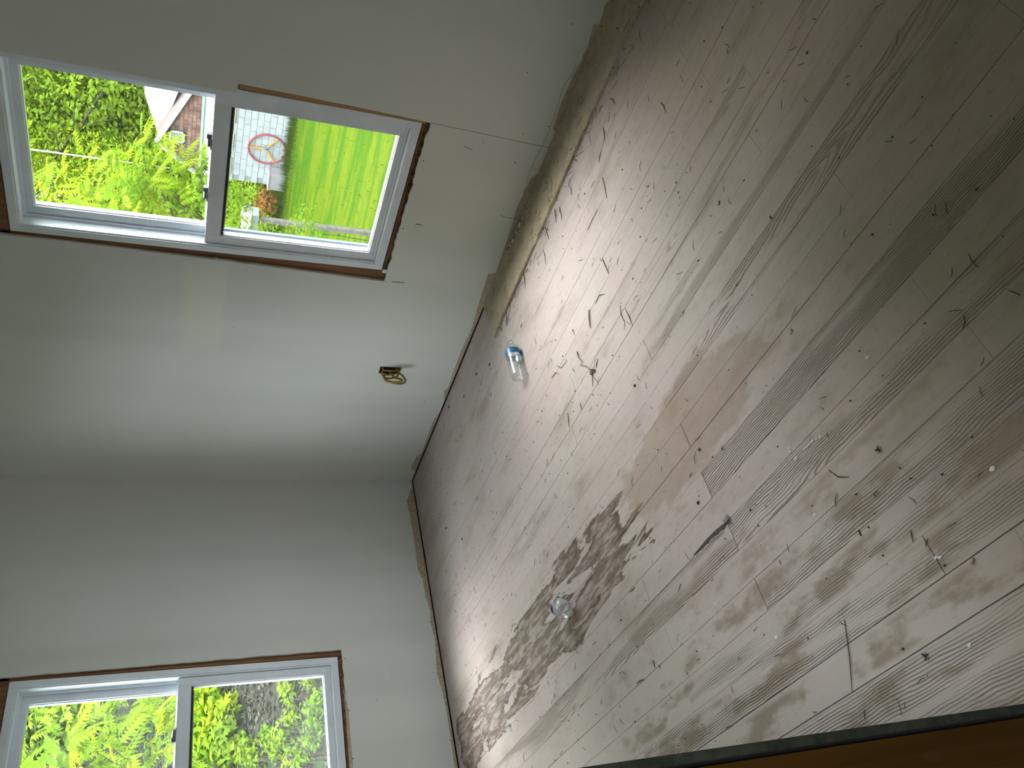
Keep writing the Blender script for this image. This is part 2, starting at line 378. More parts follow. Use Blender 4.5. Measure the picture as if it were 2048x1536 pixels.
# torn facing paper under the left window
b = MB(); pp = [at(x, y, 0, 0) for x, y in ((686, 1372), (689, 1385), (697, 1420), (703, 1500), (706, 1530), (701, 1560), (695, 1480), (691, 1420))]
b.add([(.0008, p.y, p.z) for p in pp]+[(-.001, p.y, p.z) for p in pp], [tuple(range(8))]+[(i, (i+1) % 8, 8+(i+1) % 8, 8+i) for i in range(8)])
tag(b.build('torn_paper', M_BARE, wall_l), 'strip of torn brown facing paper below the window')
M_CRACK = simple('crack_shadow', (.10, .10, .095), .9, .2); M_MARK = simple('pencil_mark', (.06, .06, .06), .8, .2)
def wall_line(pts, axis, wd, name, mat, par, th=.0006):
    pts = [at(x, y, axis, 0) for x, y in pts]; b = MB(); n = Vector((0, -1, 0)) if axis == 1 else Vector((1, 0, 0))
    for p, q in zip(pts[:-1], pts[1:]):
        s = (q-p).normalized().cross(n)*wd/2
        v = [p-s, q-s, q+s, p+s]; b.add([x+n*th for x in v]+[x-n*.001 for x in v], [(0, 1, 2, 3), (0, 1, 5, 4), (2, 3, 7, 6), (1, 2, 6, 5), (3, 0, 4, 7)])
    return b.build(name, mat, par)
wall_line([(862, 246), (905, 255), (960, 266), (1020, 279), (1060, 288), (1103, 296)], 1, .0016, 'hairline_crack', M_CRACK, wall_r)
wall_line([(1152, 125), (1146, 146), (1128, 170), (1121, 192), (1110, 230), (1098, 262), (1086, 290), (1070, 320), (1058, 348), (1052, 368)], 1, .0012, 'hairline_crack', M_CRACK, wall_r)
wall_line([(784, 563.5), (809, 565)], 1, .0035, 'pencil_mark', M_MARK, wall_r); wall_line([(831, 448), (843, 449.5)], 1, .003, 'pencil_mark', M_MARK, wall_r)
wall_line([(928, 292), (945, 300)], 1, .002, 'pencil_mark', M_MARK, wall_r); wall_line([(1000, 430), (1008, 434), (1027, 437)], 1, .0018, 'pencil_mark', M_CRACK, wall_r)
b = MB()
for (x, y, r_) in ((772, 563.5, .004), (806, 457, .005), (847, 322, .004), (783, 517, .004), (467, 655, .003), (920, 690, .003), (967, 285, .003), (1098, 253, .004), (1112, 258, .004), (1150, 152, .005), (1153, 158, .003), (1013, 486, .004),
                  (1011, 492, .004), (955, 620, .003), (843, 932, .003), (907, 737, .004), (849, 803, .004), (1143, 48, .003), (1055, 145, .003), (1046, 268, .003), (1031, 325, .004), (836, 460, .002), (804, 548, .002), (821, 905, .003), (880, 600, .002)):
    p = at(x, y, 1, 0); b.blob((p.x, 0, p.z), r_*.7, .0012, r_*.7, x, .5, 6, 4)
for (x, y, r_) in ((690, 1317, .004), (698, 1421, .005), (706, 1517, .005), (784, 1352, .003), (753, 1399, .003), (849, 1194, .003), (860, 1244, .004), (880, 1322, .003), (446, 963, .003), (866, 1345, .003), (784, 1010, .002), (900, 1480, .003)):
    p = at(x, y, 0, 0); b.blob((0, p.y, p.z), .0012, r_*.7, r_*.7, x, .5, 6, 4)
tag(b.build('nail_hole', M_CAVITY, wall_r), 'dark nail holes and fly specks', kind='stuff')

# other walls, ceiling and the hall behind the camera
def struct(name, b, mat, parent=None):
    o = b.build(name, mat, parent)
    if parent is None: o['kind'] = 'structure'
    return o
YF = -2.4255; XE = 2.95
struct('ceiling', MB().box((-.2, -4.3, H), (5.3, .2, H+.06)), M_CEIL)
struct('wall_east', MB().box((4.5, -2.56, 0), (4.6, .1, H)), M_WALL)
wf = struct('wall_front', MB().box((-.1, YF, .004), (XE-.002, YF-.0127, H)), M_WALL)
MB().box((-.1, -2.534, .0), (XE-.041, -2.4384, H)).build('cavity_fill', M_CAVITY, wf)
MB().box((-.1, -2.5342, .0), (XE-.004, -2.5467, H)).build('hall_wallboard', M_WALL, wf)
MB().box((4.05, YF, 0), (4.6, -2.5467, H)).build('wall_return', M_WALL, wf)
MB().box((XE-.004, YF, 2.1), (4.06, -2.5467, H)).build('wall_over_door', M_WALL, wf)
struct('wall_hall', MB().box((1.6, -4.3, 0), (5.3, -4.2, H)).box((5.2, -4.2, 0), (5.3, -2.4, 1.1)).box((5.2, -4.2, 2.1), (5.3, -2.4, H)).box((5.2, -2.75, 1.1), (5.3, -2.4, 2.1)).box((5.2, -4.2, 1.1), (5.3, -3.72, 2.1)).box((1.6, -4.2, 0), (1.7, -2.5467, H)).box((4.6, -2.56, 0), (5.2, -2.5, H)), M_WALL)  # east end leaves an added, unseen opening that lets daylight through the doorway
MB().box((XE-.045, -2.4381, .004), (XE-.0004, -2.4395, 2.1)).build('wallboard_back', M_CAVITY, wf)
d1 = empty('door_1', (XE, -2.49, 0)); tag(d1, 'bare doorway with a raw stud and cut wallboard edge', kind='structure')
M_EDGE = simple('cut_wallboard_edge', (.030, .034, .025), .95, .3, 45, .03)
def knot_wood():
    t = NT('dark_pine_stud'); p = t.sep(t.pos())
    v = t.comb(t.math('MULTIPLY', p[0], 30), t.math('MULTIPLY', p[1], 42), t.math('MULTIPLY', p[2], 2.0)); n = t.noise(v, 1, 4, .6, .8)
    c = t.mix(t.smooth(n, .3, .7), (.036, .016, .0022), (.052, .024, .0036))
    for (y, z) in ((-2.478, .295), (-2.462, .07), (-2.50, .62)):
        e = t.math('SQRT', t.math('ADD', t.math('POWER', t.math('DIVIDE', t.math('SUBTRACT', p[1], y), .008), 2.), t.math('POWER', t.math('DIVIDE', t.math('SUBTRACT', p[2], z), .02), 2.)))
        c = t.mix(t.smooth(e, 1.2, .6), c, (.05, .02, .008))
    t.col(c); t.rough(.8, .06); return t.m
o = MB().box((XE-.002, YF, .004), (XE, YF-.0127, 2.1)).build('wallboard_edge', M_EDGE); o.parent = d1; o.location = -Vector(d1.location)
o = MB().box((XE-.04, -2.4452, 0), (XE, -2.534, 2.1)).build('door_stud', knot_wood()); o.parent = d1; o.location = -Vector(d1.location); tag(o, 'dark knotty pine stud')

# ------------------------------------------------------------------ floor boards
floor = struct('floor', MB().box((-.1, -4.3, -.06), (5.3, .1, -.017)), M_SUB)
PITCH = .0823; Y0 = -1.439
STY = {2: (.05, 1.0, .45), -2: (.48, .85, .62), 4: (.30, .9, .30), 6: (.1, .95, .5), 7: (.9, .75, .5), 8: (.95, .8, .45), 10: (.9, .9, .5), 11: (.1, .95, .52), -4: (.05, .6, .5), -1: (.8, .25, .5), 0: (.2, .3, .5), 1: (.5, .15, .5), 3: (.5, .12, .5), 9: (.5, .35, .4), 5: (.9, .3, .5)}
WIDE = {1: .0017, 4: .0012, 9: .0024, 10: .0022, -9: .0013, -6: .0013, 6: .0013, 7: .0012, -5: .0012}
GAP = (.0002, .0005, .0003, .0008, .00025, .0006, .0004)
JX = {0: 2.400, 2: 2.400, 4: 2.414, 6: 2.424, 8: 2.902, -6: 2.375, -4: 2.395, -2: 2.37, 10: 2.43}
for k in range(-19, 14):
    yt = Y0-PITCH*k; yb = yt-PITCH
    if yb > -.006: continue
    yt = min(yt, -.003); yb = max(yb, -2.545)
    if yt-yb < .01: continue
    gt = WIDE.get(k, GAP[k % 7])/2; gb = WIDE.get(k+1, GAP[(k+1) % 7])/2
    j0 = JX.get(k, 2.39+.02*rnd.random() if k % 2 == 0 else 1.80+.2*rnd.random())
    js = sorted([j0+1.22*i for i in range(-3, 4)]); js = [0.004]+[j for j in js if .1 < j < 4.3]+[4.5]
    for a, b_ in zip(js[:-1], js[1:]):
        wide = k in (0, 2, 4, 6, 8, -6, -4)
        ja = .0012 if (wide and abs(a-j0) < .01) else .0003; jb = .0012 if (wide and abs(b_-j0) < .01) else .0003
        cx, cy = (a+b_)/2, Y0-PITCH*(k+.5); dz = rnd.uniform(-.0005, .0003)
        x0, x1, y0, y1 = a+ja-cx, b_-jb-cx, yb+gb-cy, yt-gt-cy
        cch = .0004; bb = MB()
        prof = [(y0, -.016), (y0, -cch), (y0+cch, 0), (y1-cch, 0), (y1, -cch), (y1, -.016)]
        bb.add([(x0, y, z+dz) for y, z in prof]+[(x1, y, z+dz) for y, z in prof],
               [(i, i+1, 7+i, 6+i) for i in range(5)]+[(5, 4, 3, 2, 1, 0), (6, 7, 8, 9, 10, 11)])
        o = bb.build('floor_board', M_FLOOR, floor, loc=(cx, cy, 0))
        near = abs(cx-3.0) < .62 or k not in (-2, 6, 2)
        if k in STY and near: c_, s_, tl_ = STY[k]
        else: c_, s_, tl_ = rnd.random(), rnd.choice((.05, .15, .3, .45, .7)), rnd.uniform(.3, .7)
        if cx < 1.6 and s_ > .5 and k not in (4,): s_ *= .5
        o.color = (c_, s_, tl_, rnd.random())
MB().box((2.4, -4.25, -.017), (5.2, -2.545, -.001)).build('hall_floor', M_STRIP, floor)
# beige strip of board lying along the right wall
ts = MB(); r_ = random.Random(3); n = 70; prof = []
for i in range(n+1):
    x = 1.470+(4.49-1.47)*i/n; prof.append((x, -.222+(.003*noise.noise(Vector((x*9, 0, 0)))+r_.uniform(-.0012, .0012))))
v = []
for i, (x, y) in enumerate(prof):
    xa = x-(.016 if i == 0 else 0)
    v += [(xa, -.003, .0075), (x, y+.010, .0085), (x, y+.0045, .0065), (x, y, .0), (xa, -.003, 0)]
f = []
for i in range(n):
    a = i*5; f += [(a+j, a+j+1, a+5+j+1, a+5+j) for j in range(4)]
f += [(0, 1, 2, 3, 4), tuple(n*5+j for j in range(5))[::-1]]
ts.add(v, f); tr1 = struct('trim_1', ts, M_STRIP)
fr = MB()
for i in range(150):                                       # frayed paper along its outer edge
    x = r_.uniform(1.50, 3.5); y = -.2185+r_.uniform(-.004, .004); L = r_.uniform(.012, .05)
    fr.tube([(x, y, .008), (x+L*.5, y+r_.uniform(-.004, .004), .010+r_.uniform(0, .002)), (x+L, y+r_.uniform(-.003, .003), .0075)], .0009, 4, False)
tag(fr.build('frayed_edge', M_STRIP, tr1), 'frayed fibres along the outer edge', kind='stuff')

# ------------------------------------------------------------------ windows
GL1 = glass_mat('window_glass', (.97, .985, .975), .0012); GL2 = glass_mat('dusty_window_glass', (.95, .97, .96), .013)
def ring(b, P3, u0, u1, z0, z1, wl, wr, wb, wt, d0, d1):
    b.box(P3(u0, z0, d0), P3(u0+wl, z1, d1)); b.box(P3(u1-wr, z0, d0), P3(u1, z1, d1))
    b.box(P3(u0+wl, z0, d0), P3(u1-wr, z0+wb, d1)); b.box(P3(u0+wl, z1-wt, d0), P3(u1-wr, z1, d1))
def window(name, label, P3, u0, u1, glass, lock_u):
    z0, z1 = .524, 1.922
    wd = empty(name, P3((u0+u1)/2, z0, .06)); tag(wd, label, kind='structure'); off = -Vector(wd.location)
    def part(b, nm, mat, par=wd, bevel=.0012):
        o = b.build(nm, mat, bevel=bevel); o.parent = par
        if par is wd: o.location = off
        return o
    b = MB()
    ring(b, P3, u0, u1, z0, z1, .030, .030, .034, .030, .012, .066)
    ring(b, P3, u0+.028, u1-.028, z0+.030, z1-.028, .009, .009, .009, .009, .016, .066)
    part(b, 'window_frame', M_VINYL)
    b = MB(); ring(b, P3, u0, u1, z0, z1, .037, .037, .039, .037, .066, .118); tag(part(b, 'outer_frame', M_VOUT), 'grey outer half of the frame, darkened to tame the daylight')
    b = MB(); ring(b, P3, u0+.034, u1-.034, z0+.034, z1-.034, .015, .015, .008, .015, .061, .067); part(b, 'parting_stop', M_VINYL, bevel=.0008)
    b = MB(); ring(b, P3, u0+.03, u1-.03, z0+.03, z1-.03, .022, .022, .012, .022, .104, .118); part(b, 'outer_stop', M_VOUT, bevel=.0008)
    # upper sash in the outer track, lower sash in the inner track
    s0, s1 = u0+.038, u1-.038
    b = MB(); ring(b, P3, s0, s1, 1.195, 1.887, .046, .046, .055, .040, .069, .101); us = part(b, 'upper_sash', M_VINYL)
    b = MB(); ring(b, P3, s0+.044, s1-.044, 1.248, 1.849, .006, .006, .006, .006, .076, .096); part(b, 'glazing_bead', M_BEAD, us, .0005)
    part(MB().box(P3(s0+.04, 1.235, .084), P3(s1-.04, 1.86, .088)), 'glass_pane', glass, us, 0)
    part(MB().box(P3(s0+.045, 1.178, .070), P3(s1-.045, 1.195, .10)), 'bottom_seal', M_TAN, us, 0)
    b = MB(); ring(b, P3, s0, s1, .562, 1.250, .040, .040, .032, .055, .024, .057)
    b.box(P3(s0, .566, .0195), P3(s1, .574, .024)); ls = part(b, 'lower_sash', M_VINYL)
    b = MB(); ring(b, P3, s0+.038, s1-.038, .592, 1.197, .006, .006, .006, .005, .029, .053); part(b, 'glazing_bead', M_BEAD, ls, .0005)
    part(MB().box(P3(s0+.03, .58, .040), P3(s1-.03, 1.205, .044)), 'glass_pane', glass, ls, 0)
    part(MB().box(P3(s0+.044, 1.183, .0275), P3(s1-.044, 1.192, .0395)), 'gasket', M_GASKET, ls, 0)
    for lu in lock_u:
        b = MB(); c = Vector(P3(lu, 1.25, .040)); ax = (Vector(P3(1, 0, 0))-Vector(P3(0, 0, 0)))
        b.tube([c+Vector((0, 0, 0)), c+Vector((0, 0, .004)), c+Vector((0, 0, .0045)), c+Vector((0, 0, .013)), c+Vector((0, 0, .016))], [.026, .026, .017, .016, .011], 16)
        e = c+ax*.030; b.tube([c+Vector((0, 0, .009)), e+Vector((0, 0, .009))], [.006, .0075], 8)
        b.box(e+Vector((-.009, -.009, .0)), e+Vector((.009, .009, .017)))
        part(b, 'sash_lock', M_LOCK, ls, 0)
    return wd
w1 = window('window_1', 'white double-hung window facing the lawn and the pale block house', R3, 1.60, 2.338, GL1, (1.858, 2.092))
w2 = window('window_2', 'white double-hung window facing the overgrown hillside', L3, 1.04, 1.778, GL2, (1.32, 1.55))
b = MB().box((1.592, .004, .503), (1.610, .0135, .521)); o = b.build('frame_clip', M_BEAD); o.parent = w1; o.location = -Vector(w1.location)
tag(o, 'small white clip at the lower corner')

# ------------------------------------------------------------------ cable coming out of the junction box
M_CABLE = simple('yellow_cable_sheath', (.30, .21, .045), .42, .18, 60); M_BOX = simple('old_metal_box', (.035, .027, .020), .5, .4, 60)
cb = empty('junction_box_cable', (.967, 0, .35)); tag(cb, 'coiled yellow electrical cable poking out of a dark box in the white wall', 'electrical cable'); off = -Vector(cb.location)
b = MB(); ring(b, R3, .9425, .9905, .2985, .4025, .003, .003, .003, .003, -.0015, .012); o = b.build('metal_box', M_BOX, cb, loc=off)
def spline(pts, n=6):
    pts = [Vector(p) for p in pts]; out = []
    for i in range(len(pts)-1):
        p0, p1, p2, p3 = pts[max(i-1, 0)], pts[i], pts[i+1], pts[min(i+2, len(pts)-1)]
        for k in range(n):
            s = k/n; out.append(.5*((2*p1)+(p2-p0)*s+(2*p0-5*p1+4*p2-p3)*s*s+(3*p1-p0-3*p2+p3)*s**3))
    return out+[pts[-1]]
loops = [[(.972, .012, .386), (.967, -.018, .390), (.962, -.026, .37), (.965, -.022, .335), (.970, -.016, .312), (.975, -.002, .309), (.976, .012, .315)],
         [(.960, .012, .385), (.956, -.026, .388), (.951, -.040, .366), (.952, -.036, .335), (.960, -.028, .313), (.966, -.008, .31), (.966, .012, .316)],
         [(.985, .012, .386), (.98, -.010, .388), (.978, -.014, .36), (.980, -.012, .325), (.984, .012, .312)],
         [(.953, .012, .380), (.951, -.040, .380), (.950, -.058, .360), (.946, -.066, .325), (.950, -.068, .290), (.962, -.060, .278), (.972, -.040, .288), (.974, -.018, .308), (.972, .012, .320)],
         [(.948, .012, .378), (.952, -.052, .376), (.957, -.066, .352), (.960, -.070, .318), (.964, -.064, .296), (.962, -.050, .300), (.956, -.034, .33), (.952, .012, .35)]]
for lp in loops:
    MB().tube(spline(lp), .0052, 8).build('cable_loop', M_CABLE, cb, smooth=True, loc=off)

# ------------------------------------------------------------------ plastic bottles
def pet(name, haze):
    t = NT(name); t.t.nodes.remove(t.b)
    tr = t.n('ShaderNodeBsdfTransparent'); tr.inputs[0].default_value = (.93, .95, .95, 1)
    gl = t.n('ShaderNodeBsdfGlossy'); gl.inputs['Roughness'].default_value = .06
    df = t.n('ShaderNodeBsdfDiffuse'); df.inputs[0].default_value = (.72, .75, .75, 1)
    fr = t.n('ShaderNodeLayerWeight'); fr.inputs[0].default_value = .35
    m1 = t.n('ShaderNodeMixShader'); t.l(t.math('MULTIPLY_ADD', fr.outputs[1], .5, .06), m1.inputs[0]); t.l(tr.outputs[0], m1.inputs[1]); t.l(gl.outputs[0], m1.inputs[2])
    m2 = t.n('ShaderNodeMixShader'); m2.inputs[0].default_value = haze; t.l(m1.outputs[0], m2.inputs[1]); t.l(df.outputs[0], m2.inputs[2])
    t.l(m2.outputs[0], t.out.inputs[0]); return t.m
M_PET = pet('clear_plastic', .10); M_PET2 = pet('crumpled_clear_plastic', .24)
def label_mat(name, c1, c2):
    t = NT(name); n = t.noise(t.pos(), 75, 2); t.col(t.mix(t.smooth(n, .52, .60), c1, c2)); t.rough(.35, .5); return t.m
M_LAB = label_mat('blue_bottle_label', (.012, .12, .27), (.035, .22, .40)); M_LAB2 = label_mat('blue_white_label', (.012, .02, .16), (.45, .55, .68))
def lathe(prof, n=28, warp=None):
    b = MB()
    for (s, r) in prof:
        for k in range(n):
            a = 2*pi*k/n; p = Vector((r*cos(a), r*sin(a), s)); b.v.append(tuple(warp(p) if warp else p))
    for i in range(len(prof)-1):
        for k in range(n): b.f.append((i*n+k, i*n+(k+1) % n, (i+1)*n+(k+1) % n, (i+1)*n+k))
    return b
prof = [(.004, .010), (.0, .018), (.002, .026), (.008, .0305), (.014, .031)]
for i in range(7): s = .018+i*.013; prof += [(s, .0313), (s+.003, .0296), (s+.0065, .0313), (s+.010, .0316)]
prof += [(.112, .0318), (.114, .0318), (.146, .0318), (.150, .0305), (.160, .027), (.172, .019), (.180, .0125), (.184, .0118), (.1845, .0145), (.187, .0145), (.1875, .0118), (.2, .0118)]
pa = onfloor(1021, 686, .0305); pb = onfloor(1037.5, 752, .0305); pa.z = pb.z = .0325
ax = (pa-pb).normalized(); rot = ax.to_track_quat('Z', 'Y')
bt = bpy.data.objects.new('water_bottle', None); bt.empty_display_size = .05; bt.location = (pa+pb)/2-ax*.1; bt.rotation_mode = 'QUATERNION'; bt.rotation_quaternion = rot; link(bt)
tag(bt, 'clear ribbed plastic water bottle with a blue label lying near the right wall', 'bottle')
lathe(prof).build('bottle_body', M_PET, bt, smooth=True, recalc=True)
tag(lathe([(.114, .0322), (.116, .0325), (.140, .0325), (.142, .0322)]).build('paper_label', M_LAB, bt, smooth=True), 'blue band label')
# crushed bottle
def crush(p):
    q = p+Vector((.012*noise.noise(p*28+Vector((1, 0, 0))), .012*noise.noise(p*28+Vector((0, 7, 0))), .010*noise.noise(p*28+Vector((0, 0, 9)))))
    k = q.z/.09; q.x += .026*max(0, k-.35); q.y *= 1-.18*sin(k*5); return q
cprof = [(.0, .012), (.0, .022), (.003, .029), (.010, .031), (.020, .0285), (.026, .032), (.034, .0285), (.040, .031), (.046, .027), (.052, .0315), (.060, .031), (.068, .028), (.074, .020), (.078, .0125), (.088, .0118)]
lo = onfloor(1117, 1203, .030); hi = onfloor(1132, 1224, .045); axc = (lo-hi); axc.z = -.022; axc.normalize()
ct = bpy.data.objects.new('crushed_bottle', None); ct.empty_display_size = .05; ct.rotation_mode = 'QUATERNION'; ct.rotation_quaternion = axc.to_track_quat('Z', 'Y')
ct.location = onfloor(1133, 1222, .038); link(ct)
tag(ct, 'crumpled clear plastic bottle with scraps of blue label on the stained boards', 'bottle')
cbody = lathe(cprof, 26, crush)
c0 = len(cbody.v); cbody.f.append(tuple(range(26)))
cbody.build('bottle_body', M_PET2, ct, smooth=False)
tag(lathe([(.052, .0325), (.056, .0332), (.062, .0332), (.066, .030)], 26, crush).build('paper_label', M_LAB2, ct, smooth=False), 'crumpled blue and white label')
bpy.context.view_layer.update()
zmin = min((ct.matrix_world @ Vector(v.co)).z for v in ct.children[0].data.vertices) if False else None
mw = Matrix.Translation(ct.location) @ ct.rotation_quaternion.to_matrix().to_4x4()
ct.location.z -= min((mw @ v.co).z for v in ct.children[0].data.vertices)-.0008

# ------------------------------------------------------------------ litter on the floor
M_NEEDLE = simple('dry_needle', (.055, .035, .022), .8, .4, 200); M_SPECK = simple('dark_speck', (.03, .022, .016), .8, .4, 200)
M_CHIP = simple('white_paint_chip', (.72, .70, .66), .7, .1); M_TWIG = simple('dry_twig', (.15, .095, .05), .8, .3, 100)
def needle(b, p, ang, L, bend, r=.0008):
    d = Vector((cos(ang), sin(ang), 0)); n = Vector((-d.y, d.x, 0)); q = Vector(p)
    b.tube([q-d*L/2+Vector((0, 0, .0012)), q+n*bend*L+Vector((0, 0, .0022)), q+d*L/2+Vector((0, 0, .0012))], [r*.7, r, r*.5], 4, False)
b = MB(); r_ = random.Random(11)
for (x0, y0, x1, y1, bd) in ((1180, 619, 1182, 656, 0), (1178, 620, 1180, 655, 0), (1205, 516, 1218, 548, 0), (1191, 608, 1211, 588, .2), (1241, 611, 1250, 645, -.1), (1253, 622, 1264, 646, .05), (1205, 355, 1214, 397, .05), (1176, 460, 1196, 418, 0), (1087, 500, 1092, 529, .1),
                             (1078, 463, 1098, 479, .3), (1026, 490, 1031, 510, .05), (1042, 655, 1044, 647, 0), (1220, 197, 1231, 209, .1), (1322, 205, 1332, 226, .1), (1207, 255, 1209, 282, .1), (1198, 325, 1204, 300, .05), (1119, 415, 1124, 440, .1), (1110, 418, 1113, 446, 0),
                             (1140, 372, 1143, 390, .2), (1092, 388, 1102, 409, .1), (1047, 545, 1051, 577, .1), (1000, 552, 1003, 575, .1), (1013, 625, 1015, 650, 0), (1161, 806, 1164, 822, .1), (1136, 826, 1139, 855, .05), (1104, 756, 1120, 749, .2), (1114, 732, 1133, 723, -.2), (1145, 738, 1150, 745, .1), (1185, 745, 1186, 773, .05),
                             (1193, 735, 1196, 717, 0), (1929, 632, 1925, 660, .2), (1857, 1077, 1853, 1093, 0), (1673, 1013, 1675, 986, .1), (1751, 995, 1756, 982, .3), (1822, 1060, 1827, 1084, .05), (1658, 940, 1699, 954, -.12), (1655, 867, 1657, 875, .1), (1270, 1175, 1259, 1184, .05), (1274, 1367, 1291, 1358, .05),
                             (1307, 1320, 1311, 1336, .05), (1319, 1329, 1322, 1337, 0), (1362, 1168, 1357, 1185, .05), (1560, 1121, 1563, 1129, 0), (1380, 955, 1384, 945, 0), (1690, 1240, 1705, 1385, .03), (1730, 1420, 1731, 1441, .03)):
    p, q = onfloor(x0, y0), onfloor(x1, y1); d = q-p; needle(b, (p+q)/2, math.atan2(d.y, d.x), d.length, bd, .0014)
for i in range(90):                                        # thick along the beige strip
    x = r_.uniform(1.5, 3.1) if i < 70 else r_.uniform(1.2, 3.4); y = -.222-abs(r_.gauss(0, .035)) if i % 4 else -r_.uniform(.02, .2)
    needle(b, (x, y, .009 if y > -.225 and x > 1.47 else .0006), r_.uniform(0, pi), r_.uniform(.02, .065), r_.uniform(-.15, .15))
for i in range(300):
    x = r_.uniform(.3, 3.5); y = -r_.uniform(.25, 2.35)
    needle(b, (x, y, .0005), r_.uniform(0, pi), r_.uniform(.008, .035), r_.uniform(-.15, .15), .0009)
tag(b.build('needle_litter', M_NEEDLE), 'thin dry brown needles scattered over the grey floorboards', 'litter', kind='stuff')
b = MB(); r_ = random.Random(12)
for i in range(950):
    if i < 130: x, y, z = r_.uniform(1.5, 3.3), -.222+r_.gauss(-.004, .012), .004
    elif i < 220: x, y, z = r_.uniform(1.5, 3.2), -r_.uniform(.01, .21), .0085
    elif i < 300: x, y, z = r_.uniform(.03, .5), -r_.uniform(.05, 1.3), 0
    elif i < 360: x, y, z = r_.uniform(.3, 1.5), -abs(r_.gauss(.03, .15))-.01, 0
    else: x, y, z = r_.uniform(.3, 3.7), -r_.uniform(.3, 2.4), 0
    s = r_.choice((.0009, .0012, .0016, .0024)); b.blob((x, y, z+s*.5), s*r_.uniform(.8, 2), s, s*.6, i, .4, 5, 3)
tag(b.build('dirt_crumbs', M_SPECK), 'tiny dark crumbs of dirt strewn over the floor', 'dirt', kind='stuff')
b = MB()
for (x, y) in ((1626, 882), (1618, 889), (1622, 885), (1614, 894), (1609, 898), (1633, 878), (1640, 874)):
    p = onfloor(x, y); b.blob((p.x, p.y, .001), .004, .003, .0015, x, .6, 6, 4)
for i in range(26):
    p = onfloor(r_.uniform(1428, 1448), r_.uniform(1205, 1240)); b.blob((p.x, p.y, .001), .0022, .002, .0014, i, .6, 5, 3)
for i in range(20):
    p = onfloor(r_.uniform(1295, 1320), r_.uniform(1478, 1500)); b.blob((p.x, p.y, .001), .002, .002, .0012, i, .6, 5, 3)
for i in range(40):
    b.blob((r_.uniform(.3, 3.6), -r_.uniform(.3, 2.4), .0008), .0018, .0015, .001, i, .5, 5, 3)
tag(b.build('paint_flakes', M_CHIP), 'small white paint flakes scattered across the floorboards', 'paint flakes', kind='stuff')
G_CHIP = 'single white paint chips on the floor'
for (x, y, s, lab) in ((1593, 917, .006, 'oval white paint chip just below the trail of white flakes'), (1579, 897, .0042, 'upper of two white chips left of the flake trail'), (1580.5, 903, .0042, 'lower of two white chips left of the flake trail'), (1735, 715, .0055, 'white paint chip on a thin seam in the middle of the floor'),
                       (1985, 937, .006, 'pale flat paint chip near the right edge of the photo'), (1872, 1115, .0045, 'left white crumb beside the dark cross joint near the doorway'), (1880, 1115, .0045, 'right white crumb beyond the dark cross joint near the doorway'),
                       (1554, 1275, .0065, 'round cream paint chip left of the filled board joint'), (1158, 556, .0055, 'bright white chip stuck in the grain below the right window'), (1938, 1290, .004, 'small pale chip on the ridged boards near the doorway'), (1630, 1030, .0045, 'round white chip on the smooth board beside the wall-side ridges')):
    p = onfloor(x, y); o = MB().blob((0, 0, s*.25), s, s*.75, s*.3, x, .5, 8, 5).build('paint_chip', M_CHIP, loc=(p.x, p.y, .0)); tag(o, lab, 'paint chip', G_CHIP)
p = onfloor(1454, 1036); o = MB().blob((0, 0, .006), .0115, .010, .0065, 4, .3, 12, 8).build('plaster_lump', simple('dusty_plaster', (.46, .43, .40), .9, .08), loc=(p.x, p.y, 0), smooth=True)
tag(o, 'round grey plaster lump sitting at the corner of a board joint', 'plaster lump')
p = onfloor(1197, 1191); o = MB().blob((0, 0, .005), .009, .007, .0055, 9, .6, 8, 6).build('crumb', simple('pink_crumb', (.45, .28, .24), .8, .1), loc=(p.x, p.y, 0)); tag(o, 'small pinkish crumb on the stained seam beside the crushed bottle', 'crumb')
# gouge splintered out beside the plaster lump
gp = [(1457, 1040), (1448, 1052), (1440, 1060), (1428, 1070), (1415, 1082), (1400, 1098), (1388, 1110)]
b = MB(); pts = [onfloor(x, y) for x, y in gp]; b.tube([(q.x, q.y, .0002) for q in pts], [.002, .006, .008, .0075, .0065, .004, .002], 6)
for v_i in range(len(b.v)): x, y, z = b.v[v_i]; b.v[v_i] = (x, y, max(-.002, min(z, .0008)))
tag(b.build('splintered_gouge', simple('gouge', (.085, .06, .055), .95, .4, 150), floor), 'dark splintered gouge along a seam')
b = MB(); r_ = random.Random(5)
for q, q2 in zip(pts[1:-1], pts[2:]):
    for k in range(3):
        a_ = q+(q2-q)*r_.random()+Vector((r_.uniform(-.002, .004), -.008+r_.uniform(-.002, .002), .0015)); d = (q2-q).normalized()*r_.uniform(.006, .018); b.tube([a_, a_+d+Vector((0, 0, .001))], [.0013, .0004], 4)
tag(b.build('pale_splinter', M_CHIP, floor), 'pale splinters along the gouge', kind='stuff')
# dark resin knots
M_KNOT = simple('dark_knot', (.055, .045, .05), .7, .3, 300)
for (x, y, s) in ((1447, 896, .011), (1366, 628, .010), (1585, 662, .007)):
    b = MB(); r_ = random.Random(x); p = onfloor(x, y)
    for k in range(9): b.blob((r_.gauss(0, s*.5), r_.gauss(0, s*.4), 0), s*r_.uniform(.15, .4), s*r_.uniform(.12, .3), .0006, k, .5, 6, 4)
    tag(b.build('pitch_knot', M_KNOT, floor, loc=(p.x, p.y, 0)), 'dark pitch knot in a board')
